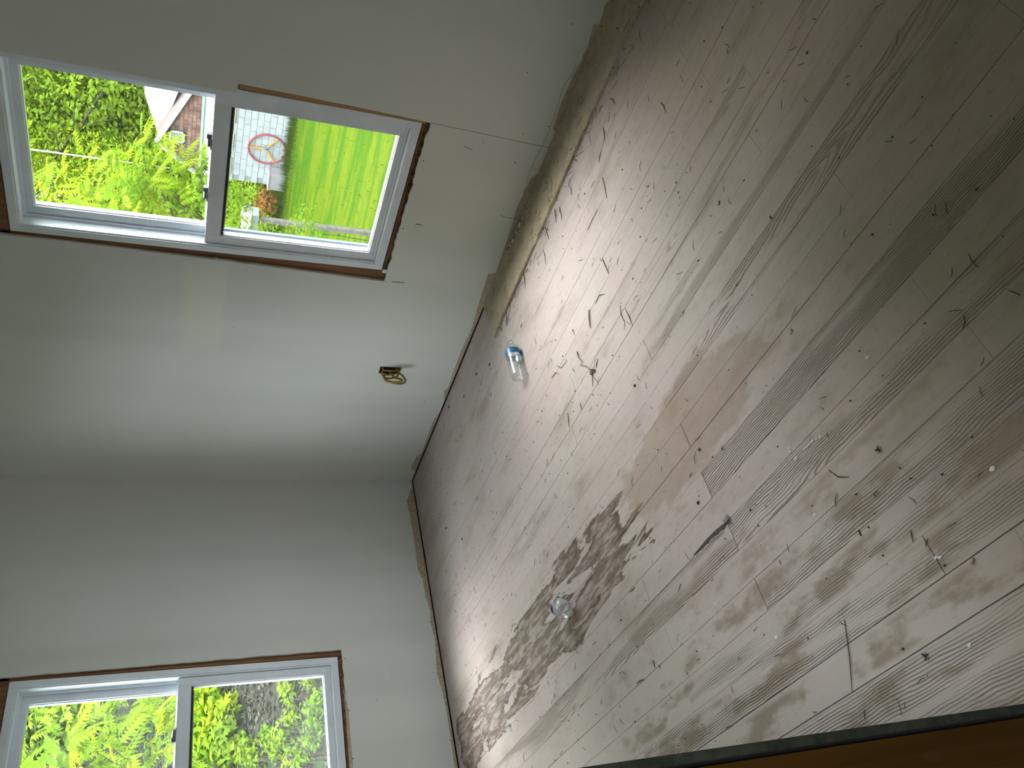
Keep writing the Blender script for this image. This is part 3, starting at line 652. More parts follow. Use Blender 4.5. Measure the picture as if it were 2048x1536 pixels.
# twigs, leaf scraps and insects
tw = empty('twig_tangle', onfloor(1187, 745)); tag(tw, 'tangled dry twig with a small seed head on the pale boards below the right window', 'twig')
def toff(x, y, z=.003): return onfloor(x, y)+Vector((0, 0, z))-onfloor(1187, 745)
MB().tube([toff(1155, 704, .002), toff(1160, 716, .006), toff(1167, 724, .004), toff(1163, 731, .003), toff(1175, 732, .007), toff(1185, 741, .004)], [.0022, .0016, .0012, .0012, .0012, .0012], 6).build('twig_stem', M_TWIG, tw)
b = MB()
for k in range(10): b.blob(toff(1183+k % 4*2.4, 740+k//4*4, .004), .004, .003, .003, k, .5, 6, 4)
b.build('seed_head', M_TWIG, tw); MB().tube([toff(1188, 738), toff(1196, 716, .008)], [.001, .0006], 5).build('twig_stalk', M_TWIG, tw); MB().tube([toff(1186, 750), toff(1196, 765, .002)], [.001, .0006], 5).build('twig_stalk', M_TWIG, tw)
for i, (x, y, nm, lab) in enumerate(((953, 748, 'seed_husk', 'large dark seed husk near the wall gap left of the water bottle'), (979.5, 729, 'seed_husk', 'dark elongated husk between the wall and the water bottle'), (928.5, 793, 'dead_insect', 'small dead insect with spread wings near the right wall'), (898, 814, 'dead_insect', 'dead insect hard against the right wall gap'),
                                     (1721, 1066, 'leaf_scrap', 'curled dark leaf scrap on a seam in the foreground boards'), (1948, 1122, 'leaf_scrap', 'curled pale-edged leaf scrap near the doorway'), (1853, 1312, 'dead_insect', 'dark insect on the boards in front of the doorway'),
                                     (1399, 899, 'seed_husk', 'brown seed husk on the rusty stain'), (893, 1056, 'seed_husk', 'brown husk near the left wall gap'), (925, 1078, 'dead_insect', 'crumpled insect on the bright patch by the left wall'), (1758, 899, 'dead_insect', 'small insect on the ridged boards in the middle of the floor'), (1270, 771, 'seed_husk', 'small black husk on the pale boards between window and doorway'),
                                     (1397, 1005, 'seed_husk', 'thin dark husk beside the rusty stain'), (1543, 436, 'leaf_scrap', 'leaf scrap on the dark boards in the far right of the room'), (1439, 406, 'leaf_scrap', 'pale leaf scrap on boards beyond the lit patch'))):
    p = onfloor(x, y); r_ = random.Random(i)
    if nm == 'seed_husk':
        o = MB().blob((0, 0, .002), .0035, .0085 if i < 2 else .006, .0024, i, .3, 8, 6).build(nm, M_SPECK if i != 7 else M_TWIG, loc=(p.x, p.y, 0), smooth=True); o.rotation_euler.z = 1.9+r_.uniform(-.3, .3)
    elif nm == 'leaf_scrap':
        b = MB()
        for k in range(5):
            a = -.9+k*.45; b.v += [(.013*sin(a), -.006+.002*cos(a*3), .0008+.006*(1-cos(a))), (.012*sin(a), .006, .0008+.007*(1-cos(a)))]
        b.v += [(x_, y_, z_+.0007) for x_, y_, z_ in b.v]
        for k in range(4): b.f += [(2*k, 2*k+1, 2*k+3, 2*k+2), (10+2*k, 10+2*k+2, 10+2*k+3, 10+2*k+1)]
        b.v = [(x_*.62, y_*.42, z_*.7) for x_, y_, z_ in b.v]; o = b.build(nm, M_SPECK if i != 5 else M_TWIG, loc=(p.x, p.y, 0)); o.rotation_euler.z = r_.uniform(0, 6)
    else:
        b = MB(); b.blob((0, 0, .0022), .0022, .005, .002, i, .2, 8, 5); b.blob((0, .006, .002), .0017, .0017, .0015, i, .2, 7, 4)
        for sx_ in (-1, 1):
            b.add([(0, .002, .003), (sx_*.007, -.003, .0035), (sx_*.006, -.007, .003), (0, -.002, .003)], [(0, 1, 2, 3)])
            for k in range(3): b.tube([(0, .003-k*.003, .002), (sx_*.004, .004-k*.004, .003), (sx_*.006, .005-k*.005, .0004)], .0004, 4)
        o = b.build(nm, M_SPECK, loc=(p.x, p.y, 0)); o.rotation_euler.z = r_.uniform(0, 6)
    tag(o, lab, 'leaf scrap' if nm == 'leaf_scrap' else ('seed husk' if nm == 'seed_husk' else 'insect'))
# torn strip of green and white tape tucked between the wall and the beige strip
b = MB(); pts = [onfloor(x, y, .010) for x, y in ((1042, 437), (1038, 452), (1033, 463), (1028, 475), (1024, 482), (1019, 492), (1014, 501))]
wd = [.004, .007, .006, .008, .009, .010, .006]
for q, w_ in zip(pts, wd): b.v += [(q.x, q.y-w_, .0095), (q.x, q.y+w_*.2, .0135)]
k0 = len(b.v); b.v += [(x, y, z-.001) for x, y, z in b.v]
b.f += [(2*i, 2*i+1, 2*i+3, 2*i+2) for i in range(6)]+[(k0+2*i, k0+2*i+2, k0+2*i+3, k0+2*i+1) for i in range(6)]
t = NT('green_white_tape'); n = t.noise(t.vmul(t.pos(), (1, .2, .2)), 32, 2); t.col(t.mix(t.smooth(n, .48, .53), (.16, .21, .14), (.74, .72, .64))); t.rough(.5)
tag(b.build('tape_scrap', t.m), 'torn green and white strip of tape wedged between the wall and the beige strip', 'tape')

# ------------------------------------------------------------------ outdoors: ground
G = -2.6; DY = 30.08
def hill(x, y):
    k = max(0.0, min(1.0, (11.0-y)/5.0)); k = k*k*(3-2*k); far = max(0.0, -x-22)*.10*max(0, min(1, (y-33)/8))
    return G+.33*max(0.0, -x-5.0)*k+.30*max(0.0, y-36)*.6+far+.10*noise.noise(Vector((x*.35, y*.35, 0)))*k*1.5
t = NT('lawn_grass'); P = t.pos()
n1 = t.noise(t.vmul(P, (.22, 1.0, 1)), 1.3, 4, .65); n2 = t.noise(t.vmul(P, (6, 9, 1)), 1, 4, .65); xy = t.sep(P)
gr = t.mix(t.smooth(n1, .42, .58), (.014, .034, .0016), (.034, .045, .0022)); gr = t.mix(t.smooth(n2, .35, .7, 0, .6), gr, (.012, .030, .003))
lit = t.noise(P, 7, 5, .7); gv = t.noise(P, 1.1, 4, .6)
li = t.mix(t.smooth(lit, .35, .65), (.008, .009, .007), (.024, .024, .019)); li = t.mix(t.smooth(gv, .48, .62, 0, .75), li, (.012, .026, .007))
hm = t.math('MULTIPLY', t.smooth(xy[1], 10.5, 8), t.smooth(xy[0], -4.0, -6.5))
t.col(t.mix(hm, gr, li)); t.rough(.95, 0); t.bump(n2, .05, .5); M_LAWN = t.m
b = MB(); nx, ny = 70, 70
for j in range(ny+1):
    for i in range(nx+1):
        x = -60+90*i/nx; y = -22+95*j/ny; b.v.append((x, y, hill(x, y)))
for j in range(ny):
    for i in range(nx): a = j*(nx+1)+i; b.f.append((a, a+1, a+nx+2, a+nx+1))
lawn = b.build('lawn', M_LAWN, smooth=True); lawn['kind'] = 'structure'
M_BLADE = leaf_mat('grass_blade', (.018, .038, .003), (.035, .048, .005), .4)
b = MB(); r_ = random.Random(21)
for i in range(4200):
    if i < 3500: x, y, h = r_.uniform(-22, -12), DY-.1-abs(r_.gauss(0, 1.0)), r_.uniform(.12, .42)
    else:
        k = r_.random(); y = 12+k*17; x = -5.5-(y-12)*.62+r_.uniform(-4, 4); h = r_.uniform(.05, .13)
    a = r_.uniform(0, pi); w_ = .012 if i < 3500 else .01; dx, dy = cos(a)*w_, sin(a)*w_; z = hill(x, y)-.01
    b.add([(x-dx, y-dy, z), (x+dx, y+dy, z), (x+r_.uniform(-.08, .08), y+r_.uniform(-.08, .08), z+h)], [(0, 1, 2)])
tag(b.build('grass_blades', M_BLADE, recalc=False), 'mown bright green grass covering the lawn below the right window', 'grass', kind='stuff')

# ------------------------------------------------------------------ neighbouring house
hs = empty('house', (-17.5, DY, G)); tag(hs, 'pale block house with a brick gable and white roof across the lawn', 'house'); off = -Vector(hs.location)
def hpart(b, nm, mat, par=None, bevel=0): 
    o = b.build(nm, mat, bevel=bevel); o.parent = par or hs
    if not par: o.location = off
    return o
M_BLK = simple('painted_block', (.185, .20, .205), .85, .10, 3, 0); M_MORT = simple('painted_mortar', (.115, .125, .128), .9, .05)
M_BRK = simple('brown_brick', (.105, .062, .050), .85, .38, 2.4, 0); M_BMORT = simple('brick_mortar', (.04, .027, .022), .9, .1)
M_TRIMW = simple('white_house_trim', (.30, .32, .32), .6, .05); M_ROOF = simple('white_metal_roof', (.27, .275, .29), .5, .05, 1); M_GUT = simple('pale_green_gutter', (.15, .21, .17), .5, .05)
XL, XR = -19.75, -12.5
hw = hpart(MB().box((XL, DY+.03, G), (XR, DY+8, 1.0)), 'block_wall', M_MORT)
zs = [-2.55-.275*0, -2.25, -1.975, -1.705, -1.44, -1.17, -.90, -.63, -.36, -.10]
for r0, (za, zb) in enumerate(zip(zs[:-1], zs[1:])):
    x = XL+(.3 if r0 % 2 else 0)
    while x < XR-.3:
        if x < -15: hpart(MB().box((x+.008, DY-.012+rnd.uniform(-.004, .004), za+.008), (x+.592, DY+.05, zb-.008)), 'wall_block', M_BLK)
        x += .6
for i, xx in enumerate((-16.35, -17.72, -18.95)): hpart(MB().box((xx-.42, DY-.10, -.24), (xx+.42, DY+.05, -.12)), 'window_lintel', M_TAN)
for i, xx in enumerate((-16.35, -17.72, -18.95)): hpart(MB().box((xx-.42, DY-.02, -.10), (xx+.42, DY+.04, .5)), 'house_window', M_CAVITY)
hpart(MB().box((XL-.3, DY-.45, .60), (XR, DY+.05, 1.02)), 'white_fascia', M_TRIMW)
hpart(MB().box((XL-.3, DY-.55, 1.02), (XR, DY-.35, 1.12)), 'gutter', M_GUT)
# brick gable
PK = (-18.15, 2.86); sl = (2.86-1.83)/(18.12-15.98)
gx1 = PK[0]+(PK[1]-1.12)/sl; gx0 = -19.62
b = MB(); sl2 = (PK[1]-1.12)/(PK[0]-gx0)
b.add([(gx0, DY+.02, 1.1), (gx1, DY+.02, 1.1), (PK[0], DY+.02, PK[1])]+[(gx0, DY+6, 1.1), (gx1, DY+6, 1.1), (PK[0], DY+6, PK[1])], [(0, 1, 2), (5, 4, 3), (0, 3, 4, 1), (1, 4, 5, 2), (2, 5, 3, 0)])
gb = hpart(b, 'gable_wall', M_BMORT)
for r0 in range(10):
    za = 1.13+.170*r0; zb = za+.155; x = gx0+(.17 if r0 % 2 else 0)
    xa = gx0+(zb-1.12)/sl2; xb = PK[0]+(PK[1]-zb)/sl
    while x < min(xb, -14.6):
        x0, x1 = max(x, xa), min(x+.33, xb)
        if x1-x0 > .06 and not (x1 > -18.22 and x0 < -17.62 and zb > 1.72 and za < 2.38): hpart(MB().box((x0, DY-.005+rnd.uniform(-.004, .004), za), (x1, DY+.04, zb)), 'brick', M_BRK)
        x += .345
vt = MB(); VX0, VX1, VZ0, VZ1 = -18.2, -17.65, 1.74, 2.36
vt.box((VX0, DY-.03, VZ0), (VX1, DY+.03, VZ0+.07)).box((VX0, DY-.03, VZ1-.07), (VX1, DY+.03, VZ1)).box((VX0, DY-.03, VZ0), (VX0+.06, DY+.03, VZ1)).box((VX1-.06, DY-.03, VZ0), (VX1, DY+.03, VZ1))
vp = hpart(vt, 'gable_vent', M_TRIMW)
for i in range(7):
    z = VZ0+.10+i*.065; MB().box((VX0+.06, DY-.015, z), (VX1-.06, DY+.03, z+.028)).build('vent_slat', M_TRIMW, vp)
hpart(MB().box((VX0+.03, DY+.0, VZ0+.03), (VX1-.03, DY+.02, VZ1-.03)), 'vent_screen', M_CAVITY)
def rake(x0, z0, x1, z1, nm):
    d = Vector((x1-x0, 0, z1-z0)).normalized(); n = Vector((-d.z, 0, d.x))*.11; b = MB()
    v = [(x0, DY-.22, z0), (x1, DY-.22, z1), (x1+n.x, DY-.22, z1+n.z), (x0+n.x, DY-.22, z0+n.z)]
    b.add(v+[(x, DY+.1, z) for x, y, z in v], [(0, 1, 2, 3), (7, 6, 5, 4), (0, 4, 5, 1), (1, 5, 6, 2), (2, 6, 7, 3), (3, 7, 4, 0)]); hpart(b, nm, M_TRIMW)
rake(gx1+.4, 1.12-.4*sl, PK[0], PK[1], 'rake_board'); rake(gx0-.35, 1.12-.35*sl2, PK[0], PK[1], 'rake_board')
# main roof rising behind the gable
b = MB(); RA = [(-18.75, DY+.4, 2.55), (-12.4, DY+.4, 1.15), (-12.4, DY+4.6, 3.62), (-19.1, DY+4.6, 3.62)]
RA = [(-18.6, DY+1.0, 2.85), (-12.4, DY+.0, 1.2), (-12.4, DY+4.6, 3.62), (-18.9, DY+4.6, 3.62)]
b.add(RA+[(x, y, z-.12) for x, y, z in RA], [(0, 1, 2, 3), (7, 6, 5, 4), (0, 4, 5, 1), (1, 5, 6, 2), (2, 6, 7, 3), (3, 7, 4, 0)]); roof = hpart(b, 'main_roof', M_ROOF)
for i in range(1, 4):
    k = i/4; p0 = Vector(RA[0]).lerp(Vector(RA[3]), k); p1 = Vector(RA[1]).lerp(Vector(RA[2]), k)
    MB().tube([p0+Vector((0, -.01, .02)), p1+Vector((0, -.01, .02))], .018, 5).build('roof_seam', M_GUT, roof)
# red wheel with yellow chain spokes on the wall
wh = empty('ring_ornament', (-17.78, DY-.12, -1.70)); tag(wh, 'red rope ring with three yellow chain spokes and a blue hub by the block wall', 'ring')
M_RED = simple('red_rope', (.15, .016, .026), .7, .35, 8); M_YEL = simple('yellow_chain', (.30, .15, .012), .6, .2); M_BLU = simple('blue_hub', (.02, .07, .24), .5, .1)
def tor(R0, r0, n=48, m_=8):
    b = MB()
    for i in range(n):
        a = 2*pi*i/n; rr = r0*(1+.14*sin(a*24))
        for k in range(m_):
            q = 2*pi*k/m_; b.v.append(((R0+rr*cos(q))*cos(a)*.93, rr*sin(q), (R0+rr*cos(q))*sin(a)))
    for i in range(n):
        for k in range(m_): b.f.append((i*m_+k, ((i+1) % n)*m_+k, ((i+1) % n)*m_+(k+1) % m_, i*m_+(k+1) % m_))
    return b
tor(.80, .042).build('rope_ring', M_RED, wh, smooth=True)
hub = Vector((.04, -.02, .06))
for a in (90, 328, 209):
    e = Vector((.80*.93*cos(radians(a)), 0, .80*sin(radians(a)))); b = MB()
    for k in range(13):
        c = hub.lerp(e, (k+.5)/13); d = (e-hub).normalized(); L = (e-hub).length/13*.62; u = Vector((0, 1, 0)) if k % 2 else d.cross(Vector((0, 1, 0)))
        b.tube([c+d*L*cos(2*pi*j/10)+u*.045*sin(2*pi*j/10) for j in range(11)], .020, 5, False)
    b.build('chain_spoke', M_YEL, wh)
MB().blob(hub, .085, .06, .085, 1, .05, 12, 8).build('hub', M_BLU, wh, smooth=True)
gbx = empty('utility_box', (-19.0, DY-.55, G)); tag(gbx, 'plain grey box standing in the grass against the block wall', 'box')
M_GREY = simple('grey_panel', (.125, .12, .125), .7, .06); MB().box((-.42, -.3, 0), (.42, .3, .70)).build('box_body', M_GREY, gbx, bevel=.02); MB().box((-.45, -.33, .70), (.45, .33, .76)).build('box_lid', simple('grey_lid', (.15, .145, .15), .6, .05), gbx, bevel=.01)
# post with a bird house
ps = empty('birdhouse_post', (-7.63, 12.0, hill(-7.63, 12.0))); tag(ps, 'weathered grey post carrying a white-roofed bird house in the near lawn', 'bird house')
M_POST = simple('grey_post_wood', (.075, .07, .066), .85, .2, 12, 0); M_BH = simple('grey_birdhouse', (.11, .12, .125), .7, .1, 9, 0)
zt = -.04-ps.location.z; MB().box((-.05, -.05, 0), (.05, .05, zt)).build('post', M_POST, ps)
bh = MB().box((-.20, -.15, zt), (.20, .15, zt+.20)); bh.add([(-.2, -.15, zt+.2), (.2, -.15, zt+.2), (.2, .15, zt+.2), (-.2, .15, zt+.2), (-.2, 0, zt+.32), (.2, 0, zt+.32)], [(0, 1, 5, 4), (2, 3, 4, 5), (0, 4, 3), (1, 2, 5)]); bh.build('box_house', M_BH, ps)
for s in (-1, 1):
    b = MB(); v = [(-.25, s*.22, zt+.155), (.25, s*.22, zt+.155), (.25, 0, zt+.34), (-.25, 0, zt+.34)]; b.add(v+[(x, y, z+.02) for x, y, z in v], [(0, 1, 2, 3), (7, 6, 5, 4), (0, 4, 5, 1), (1, 5, 6, 2), (2, 6, 7, 3), (3, 7, 4, 0)]); tag(b.build('roof_panel', M_TRIMW, ps), 'white roof panel')
# overhead cable
p0 = CAM+ray(20, 293)*11.0; p1 = CAM+ray(345, 337)*13.0; ex = (p1-p0)
cbl = [p0-ex*1.6+ex*2.68*k/16+Vector((0, 0, -.10*sin(pi*k/16))) for k in range(17)]
tag(MB().tube(cbl, .011, 6).build('overhead_cable', simple('pale_cable', (.40, .42, .40), .5, .05), smooth=True), 'pale overhead cable crossing the trees outside the right window', 'cable')

# ------------------------------------------------------------------ outdoors: trees and undergrowth
L_YEL = leaf_mat('young_leaf', (.095, .185, .008), (.180, .225, .014), .45); L_MID = leaf_mat('mid_leaf', (.058, .120, .010), (.125, .175, .015), .4); L_DRK = leaf_mat('shade_leaf', (.060, .120, .015), (.125, .180, .024), .35)
L_RUST = leaf_mat('rust_leaf', (.17, .060, .018), (.13, .115, .022), .3); M_BARK = simple('grey_bark', (.040, .036, .028), .9, .3, 9, 0, .02)
def frond_mesh(name, mat, L=.34, pairs=7, seed=0):
    r_ = random.Random(seed); b = MB()
    b.tube([(0, 0, 0), (L*.5, 0, .012), (L, 0, -.02)], [.003, .002, .001], 4, False)
    for i in range(pairs*2+1):
        k = (i//2+1)/(pairs+.6); s = -1 if i % 2 else 1
        ang = s*radians(62-18*k) if i < pairs*2 else 0; l = L*.36*(1-.35*abs(k-.5)); wd_ = l*.17
        p = Vector((L*min(k, 1), 0, .012*sin(pi*min(k, 1)))); d = Vector((cos(ang), sin(ang), -.18+r_.uniform(-.1, .1))); n = Vector((-d.y, d.x, 0)).normalized()*wd_
        q = p+d*l*.45; e = p+d*l; e.z -= l*.15
        b.add([p, q+n+Vector((0, 0, .006)), e, q-n+Vector((0, 0, .006)), q], [(0, 4, 1), (4, 2, 1), (0, 3, 4), (3, 2, 4)])
    return b.mesh(name, mat, recalc=False)
FM = [frond_mesh('frond', L_YEL, .34, 7, 1), frond_mesh('frond', L_YEL, .30, 6, 2), frond_mesh('frond', L_MID, .36, 8, 3)]
def leaf_cloud(b, c, r0, n, size, seed, zs_=1.0):
    r_ = random.Random(seed); c = Vector(c)
    for i in range(n):
        d = Vector((r_.gauss(0, 1), r_.gauss(0, 1), r_.gauss(0, 1))); d.normalize(); p = c+Vector((d.x, d.y, d.z*zs_))*r0*(r_.random()**.45)*(1+.35*noise.noise(d*2+c))
        a = Vector((r_.gauss(0, 1), r_.gauss(0, 1), r_.gauss(0, .5))).normalized(); bb = a.cross(d).normalized(); s = size*r_.uniform(.6, 1.4)
        b.add([p-a*s, p+bb*s*.42, p+a*s, p-bb*s*.42], [(0, 1, 2, 3)])
def trunk(b, p, q, r0, r1, seed=0, n=7, wob=.12):
    p, q = Vector(p), Vector(q); pts = []
    for i in range(n+1):
        k = i/n; w_ = wob*(q-p).length*.25*sin(pi*k); pts.append(p.lerp(q, k)+Vector((noise.noise(Vector((k*2.3, seed, 0)))*w_, noise.noise(Vector((seed, k*2.3, 5)))*w_, 0)))
    b.tube(pts, [r0+(r1-r0)*i/n for i in range(n+1)], 7); return pts
def tree(name, label, base, top, r0, crown, mat, leafn, lsize, seed, group=None, branches=5):
    base = Vector(base); base.z = hill(base.x, base.y)-.1; top = Vector(top)
    t_ = empty(name, base); tag(t_, label, 'tree', group); off = -base
    b = MB(); tp = trunk(b, base, top, r0, r0*.25, seed); o = b.build('trunk', M_BARK, smooth=True); o.parent = t_; o.location = off
    r_ = random.Random(seed)
    for i in range(branches):
        k = 3+i % 4; s = tp[k]; c = Vector(crown[i % len(crown)][0]); e = s.lerp(c, .95)+Vector((r_.uniform(-.3, .3), r_.uniform(-.3, .3), r_.uniform(-.2, .4)))
        b = MB(); trunk(b, s, e, r0*.34, r0*.07, seed+i, 6, .35); 
        m_ = s.lerp(e, .55)
        for j in range(2): trunk(b, m_, m_+Vector((r_.uniform(-1, 1), r_.uniform(-1, 1), r_.uniform(.2, 1.0)))*(e-s).length*.35, r0*.13, r0*.03, seed+j*7, 5, .3)
        o = b.build('branch', M_BARK, smooth=True); o.parent = t_; o.location = off
    b = MB()
    for i, (c, r1) in enumerate(crown): leaf_cloud(b, c, r1, int(leafn*r1*r1), lsize, seed*31+i, .85)
    o = b.build('foliage', mat, recalc=False); o.parent = t_; o.location = off; tag(o, kind='stuff'); return t_
def fronds(par, clusters, n, seed, size=1.0, yell=.7):
    r_ = random.Random(seed); inv = -Vector(par.location); cl = [(Vector(c), r1) for c, r1 in clusters]
    for i in range(n):
        c, r1 = cl[i % len(cl)]; d = Vector((r_.gauss(0, 1), r_.gauss(0, 1), r_.gauss(0, .8))).normalized(); p = c+d*r1*r_.random()**.5
        o = bpy.data.objects.new('frond', FM[0 if r_.random() < .5 else 1] if r_.random() < yell else FM[2]); link(o, par); o.location = p+inv
        o.rotation_euler = (r_.uniform(-.5, .5), r_.uniform(-.3, .9), math.atan2(d.y, d.x)+r_.uniform(-.9, .9)); s = size*r_.uniform(.7, 1.25); o.scale = (s, s, s)
def along(px, py, dist): d = ray(px, py); return CAM+d.normalized()*dist
# near walnut tree in front of the house, seen through the right window
cl = [(along(x, y, dd), rr) for x, y, dd, rr in ((255, 335, 14, .45), (300, 350, 13.5, .5), (345, 375, 13, .55), (380, 395, 13, .5), (330, 415, 13, .55), (270, 400, 13, .6), (220, 380, 13.5, .6), (395, 425, 12.5, .5), (230, 430, 12.5, .6), (300, 445, 12.5, .6), (160, 400, 13.5, .6), (355, 345, 13.5, .22), (400, 355, 13.2, .18), (295, 300, 14, .22), (110, 380, 14, .6), (90, 430, 13, .6))]
wt = tree('walnut_tree', 'young tree with drooping feathery yellow-green leaves nearest the right window', tuple(along(830, 640, 13.5)), tuple(along(250, 430, 12.8)), .08, [(tuple(c), r1) for c, r1 in cl[:11]], L_MID, 140, .075, 3, None, 6)
fronds(wt, cl, 290, 5, 1.0)
cl2 = [(along(x, y, dd), rr) for x, y, dd, rr in ((480, 400, 15, .30), (470, 430, 15, .35), (500, 385, 15.5, .2), (475, 465, 14.5, .4), (455, 385, 15, .25), (610, 430, 15, .22), (625, 455, 15, .22), (600, 470, 14.5, .3), (530, 470, 14.5, .3))]
sp = tree('sapling', 'thin small-leaved sapling rising in front of the house wall and bird house', tuple(along(700, 480, 15.8)), tuple(along(480, 440, 15)), .010, [(tuple(c), r1*1.15) for c, r1 in cl2], L_MID, 1500, .040, 8, None, 5)
# woods left of and behind the house
rw = random.Random(2)
LF = ['tall wood tree '+q for q in ('behind the right end of the white roof', 'behind the ridge of the white roof', 'rising behind the trees at the left of the house', 'behind the top corner of the right window pane', 'at the far left of the right window view', 'on the hill between the two window views',
      'at the right edge of the left window view', 'in the upper right of the left window view', 'behind the middle of the left upper pane', 'behind the feathery leaves in the left window', 'at the far left of the hillside')]
spec = [(80, 180, 54, 3.6), (120, 240, 52, 3.4), (160, 180, 56, 3.6), (195, 250, 53, 3.2), (90, 320, 51, 3.2), (150, 320, 52, 3.2), (60, 400, 47, 3.2), (225, 190, 60, 3.8), (262, 235, 62, 3.2), (40, 250, 56, 3.8), (210, 320, 52, 2.8), (120, 130, 66, 4.6)]
LB = ('tall tree left of the house with a dark leaning trunk and sunlit leaves', 'pale bushy tree filling the middle of the upper right pane', 'tall tree at the top edge of the right window', 'leafy tree just left of the white roof', 'yellow-green tree low behind the overhead cable', 'bushy tree behind the cable and the walnut tree', 'low bushy tree at the lower left of the upper pane',
      'dark shaded tree behind the white roof', 'dark tree rising directly beside the roof ridge', 'pale tree in the top corner of the right window', 'small tree between the walnut leaves and the gable', 'distant hazy tree above the others')
LT = []
for i, (x, y, dd, r1) in enumerate(spec):
    c = along(x, y, dd); b_ = (c.x+rw.uniform(-.6, .6), c.y+rw.uniform(-.3, .6), 0)
    cr = [(tuple(c), r1), (tuple(c+Vector((rw.uniform(-1, 1)*r1*.8, rw.uniform(0, 1)*r1*.8, rw.uniform(.3, .9)*r1))), r1*.8), (tuple(c+Vector((rw.uniform(-1, 1)*r1*.8, rw.uniform(-.2, 1)*r1*.8, -rw.uniform(.4, 1.0)*r1))), r1*.8)]
    LT.append(None); LT[-1] = tree('leafy_tree', LB[i], b_, tuple(c+Vector((0, 0, r1*.8))), .13 if i else .16, cr, (L_DRK if i in (7, 8) else L_YEL), 330, .105, 40+i, 'trees beyond the right window', 5)
# dark forking limbs of the leaning tree left of the house, in front of its leaves
for pth, r0 in (([(62, 400), (84, 352), (108, 318), (130, 288), (150, 264), (164, 250)], .10), ([(164, 250), (176, 228), (190, 204), (206, 184)], .07), ([(164, 250), (196, 243), (224, 240)], .05), ([(156, 257), (146, 236), (150, 216)], .045), ([(120, 302), (112, 274), (124, 250)], .045)):
    pts = [along(x, y, 46.5)-Vector(LT[0].location) for x, y in pth]
    MB().tube(pts, [r0*(1-.45*k/len(pts)) for k in range(len(pts))], 6).build('branch', M_BARK, LT[0], smooth=True)
# tall woods on the hillside and behind the house; the view north past the house stays open
for i in range(11):
    a = radians(121+i*8.5); R0 = (50, 46, 52, 44, 40, 34, 33, 32, 32, 33, 34)[i]; c = Vector((CAM.x+R0*cos(a), CAM.y+R0*sin(a), 0)); h = hill(c.x, c.y); T = R0*.86-h
    cr = [((c.x+rw.uniform(-2, 2), c.y+rw.uniform(-2, 2), h+T*k), 5.6-1.2*abs(k-.55)) for k in ((-.06, .05, .17, .34, .52, .70, .88) if i < 5 else (-.05, .05, .13, .24, .38, .55, .72, .88))]
    tree('forest_tree', LF[i], (c.x, c.y, 0), (c.x, c.y, h+T*.9), .4, cr, (L_YEL if i in (1, 2, 3, 4) else L_DRK if i % 3 else L_MID), 300 if i < 5 else 120, .17 if i < 5 else .34, 80+i, 'tall woodland trees beyond the house and hillside', 4)
# rust coloured shrub
def shrub(name, label, c, r1, mat, n, ls, seed, group=None, stems=6):
    c = Vector(c); gz = hill(c.x, c.y); s_ = empty(name, (c.x, c.y, gz)); tag(s_, label, 'shrub', group); r_ = random.Random(seed)
    for i in range(stems):
        b = MB(); trunk(b, (r_.uniform(-.1, .1)*r1, r_.uniform(-.1, .1)*r1, -.05), (r_.uniform(-.6, .6)*r1, r_.uniform(-.6, .6)*r1, (c.z-gz)+r_.uniform(-.1, .5)*r1), .018, .006, seed+i, 5, .3); b.build('stem', M_BARK, s_, smooth=True)
    b = MB(); leaf_cloud(b, (0, 0, c.z-gz), r1, n, ls, seed, .8); o = b.build('foliage', mat, s_, recalc=False); tag(o, kind='stuff'); return s_
shrub('rust_shrub', 'rounded rust-orange shrub beside the grey box at the house wall', (-20.1, DY-.9, -1.85), .72, L_RUST, 900, .085, 4)
shrub('house_shrub', 'green shrub at the foot of the wall left of the rust-orange shrub', (-21.4, DY-.8, -2.0), .7, L_MID, 700, .09, 6)
# hillside outside the left window
fr_spec = [(60, 1500, 9.5, .75), (130, 1500, 9, .7), (200, 1500, 8.5, .65), (110, 1440, 10, .6), (180, 1440, 9.5, .55), (260, 1500, 8.5, .45), (60, 1440, 11, .7), (120, 1570, 8, .8), (230, 1590, 8, .7), (310, 1470, 9, .28), (330, 1420, 9.5, .22), (290, 1400, 10, .25)]
cl3 = [(along(x, y, dd), rr) for x, y, dd, rr in fr_spec]
t3 = tree('sumac_tree', 'tree with long feathery bright leaves nearest the left window', tuple(along(700, 1760, 9.5)), tuple(along(160, 1640, 9)), .035, [(tuple(c), r1) for c, r1 in cl3[:9]], L_DRK, 40, .05, 13, None, 6)
fronds(t3, cl3, 200, 17, .80, .40)
rs = random.Random(33); GU = 'undergrowth plants on the hillside'
ul = [(400, 1400, .42), (420, 1440, .42), (400, 1480, .45), (440, 1410, .34), (430, 1490, .42), (460, 1460, .36), (475, 1490, .36), (420, 1530, .5), (455, 1530, .42), (470, 1425, .2), (585, 1395, .16), (580, 1370, .20), (625, 1365, .18), (590, 1440, .16), (580, 1470, .25), (640, 1440, .30), (640, 1480, .28), (500, 1500, .2), (520, 1530, .3), (610, 1530, .3), (645, 1410, .18), (540, 1480, .16), (560, 1500, .2)]
def hit(px, py):
    d = ray(px, py).normalized(); s = 4.0
    while s < 60:
        p = CAM+d*s
        if p.z < hill(p.x, p.y): return p
        s += .05
    return CAM+d*30
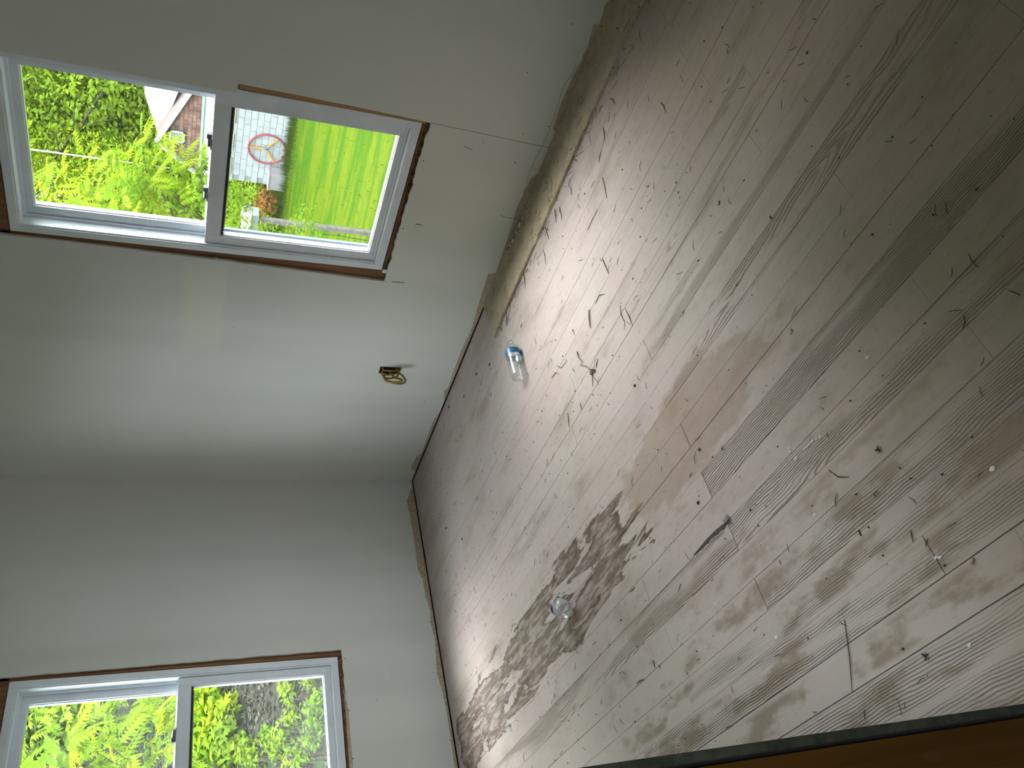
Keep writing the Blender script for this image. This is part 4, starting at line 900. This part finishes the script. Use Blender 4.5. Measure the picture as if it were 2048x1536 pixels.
UL = ['small green plant growing among the uppermost fallen logs', 'green plant between the uppermost log and the window frame', 'green plant in the corner of the dusty pane beside the short thick log', 'small plant just behind the thin broken branch', 'low plant spread on the litter below the broken branch',
      'broad green plant along the sill edge of the dusty pane', 'second broad plant along the sill edge, next to the lowest log', 'small plant alone in the middle of the leaf litter', 'leafy plant at the photo edge in the middle of the dusty pane', 'leafy plant beside the low dark log at the photo edge',
      'slim plant between the short thick log and the sill', 'pale sprig in the middle of the litter, farther from the frame', 'pale sprig nearer the sill in the middle of the litter']
for i, (x, y, r1) in enumerate(ul):
    p = hit(x, y); k = (p-CAM).length/16
    shrub('undergrowth_bush' if i < 10 else 'undergrowth_plant', 'bright yellow-green bush massed beside the meeting rail of the left window' if i < 10 else UL[i-10], p+Vector((.2, 0, r1*k*.5)), r1*k*1.25, (L_YEL if i < 10 and i % 2 else L_MID), int(330 if i < 10 else 150), .085*k if i < 10 else .06*k, 200+i, 'bright bushes beside the meeting rail' if i < 10 else GU, 4)
M_LOG = simple('dark_log', (.016, .0105, .008), .9, .35, 6, 0)
for i, (a, b_, rr, lab) in enumerate((((590, 1408), (630, 1382), .05, 'dark fallen log under the pale window corner, uppermost of four'), ((612, 1400), (645, 1390), .055, 'short thick brown log between two thinner logs on the hillside'), ((632, 1424), (648, 1408), .05, 'short dark log at the edge of the lower pane'), ((620, 1450), (640, 1432), .04, 'thin broken branch below the other logs'), ((606, 1516), (656, 1508), .05, 'dark log lying low at the bottom of the left window'))):
    p, q = hit(*a), hit(*b_); b = MB(); trunk(b, p+Vector((.1, 0, rr*.5)), q+Vector((.1, 0, rr*.5)), rr, rr*.7, i, 6, .1); tag(b.build('fallen_log', M_LOG, smooth=True), lab, 'log', 'fallen logs on the hillside')
b = MB(); rt = random.Random(8); M_DRY = simple('dry_stick', (.034, .032, .025), .9, .3, 6, 0)
for i in range(170):
    p = hit(rt.uniform(380, 665), rt.uniform(1360, 1535)); a = rt.uniform(0, pi); L = rt.uniform(.15, 1.0); q = p+Vector((cos(a)*L, sin(a)*L, 0)); q.z = hill(q.x, q.y)+rt.uniform(.0, .3)
    b.tube([p+Vector((0, 0, .03)), p.lerp(q, .5)+Vector((0, 0, rt.uniform(.02, .2))), q], [.007, .005, .003], 4, False)
tag(b.build('fallen_sticks', M_DRY), 'pale dry sticks and vines littering the hillside', 'sticks', kind='stuff')
b = MB()
for i in range(9000):
    p = hit(rt.uniform(30, 680), rt.uniform(1350, 1560)) if i < 2500 else None
    if p is None: x = rt.uniform(-22, -6); y = rt.uniform(.5, 9.5); p = Vector((x, y, hill(x, y)))
    a = Vector((rt.gauss(0, 1), rt.gauss(0, 1), rt.gauss(0, .35))).normalized(); n = a.cross(Vector((rt.gauss(0, .3), rt.gauss(0, .3), 1))).normalized(); s = rt.uniform(.03, .075); p = p+Vector((0, 0, .03))
    b.add([p-a*s, p+n*s*.5, p+a*s, p-n*s*.5], [(0, 1, 2, 3)])
tag(b.build('leaf_litter', simple('dead_leaves', (.036, .036, .028), .9, .6, 1.5, 0), recalc=False), 'dead grey-brown leaves covering the hillside', 'leaf litter', kind='stuff')
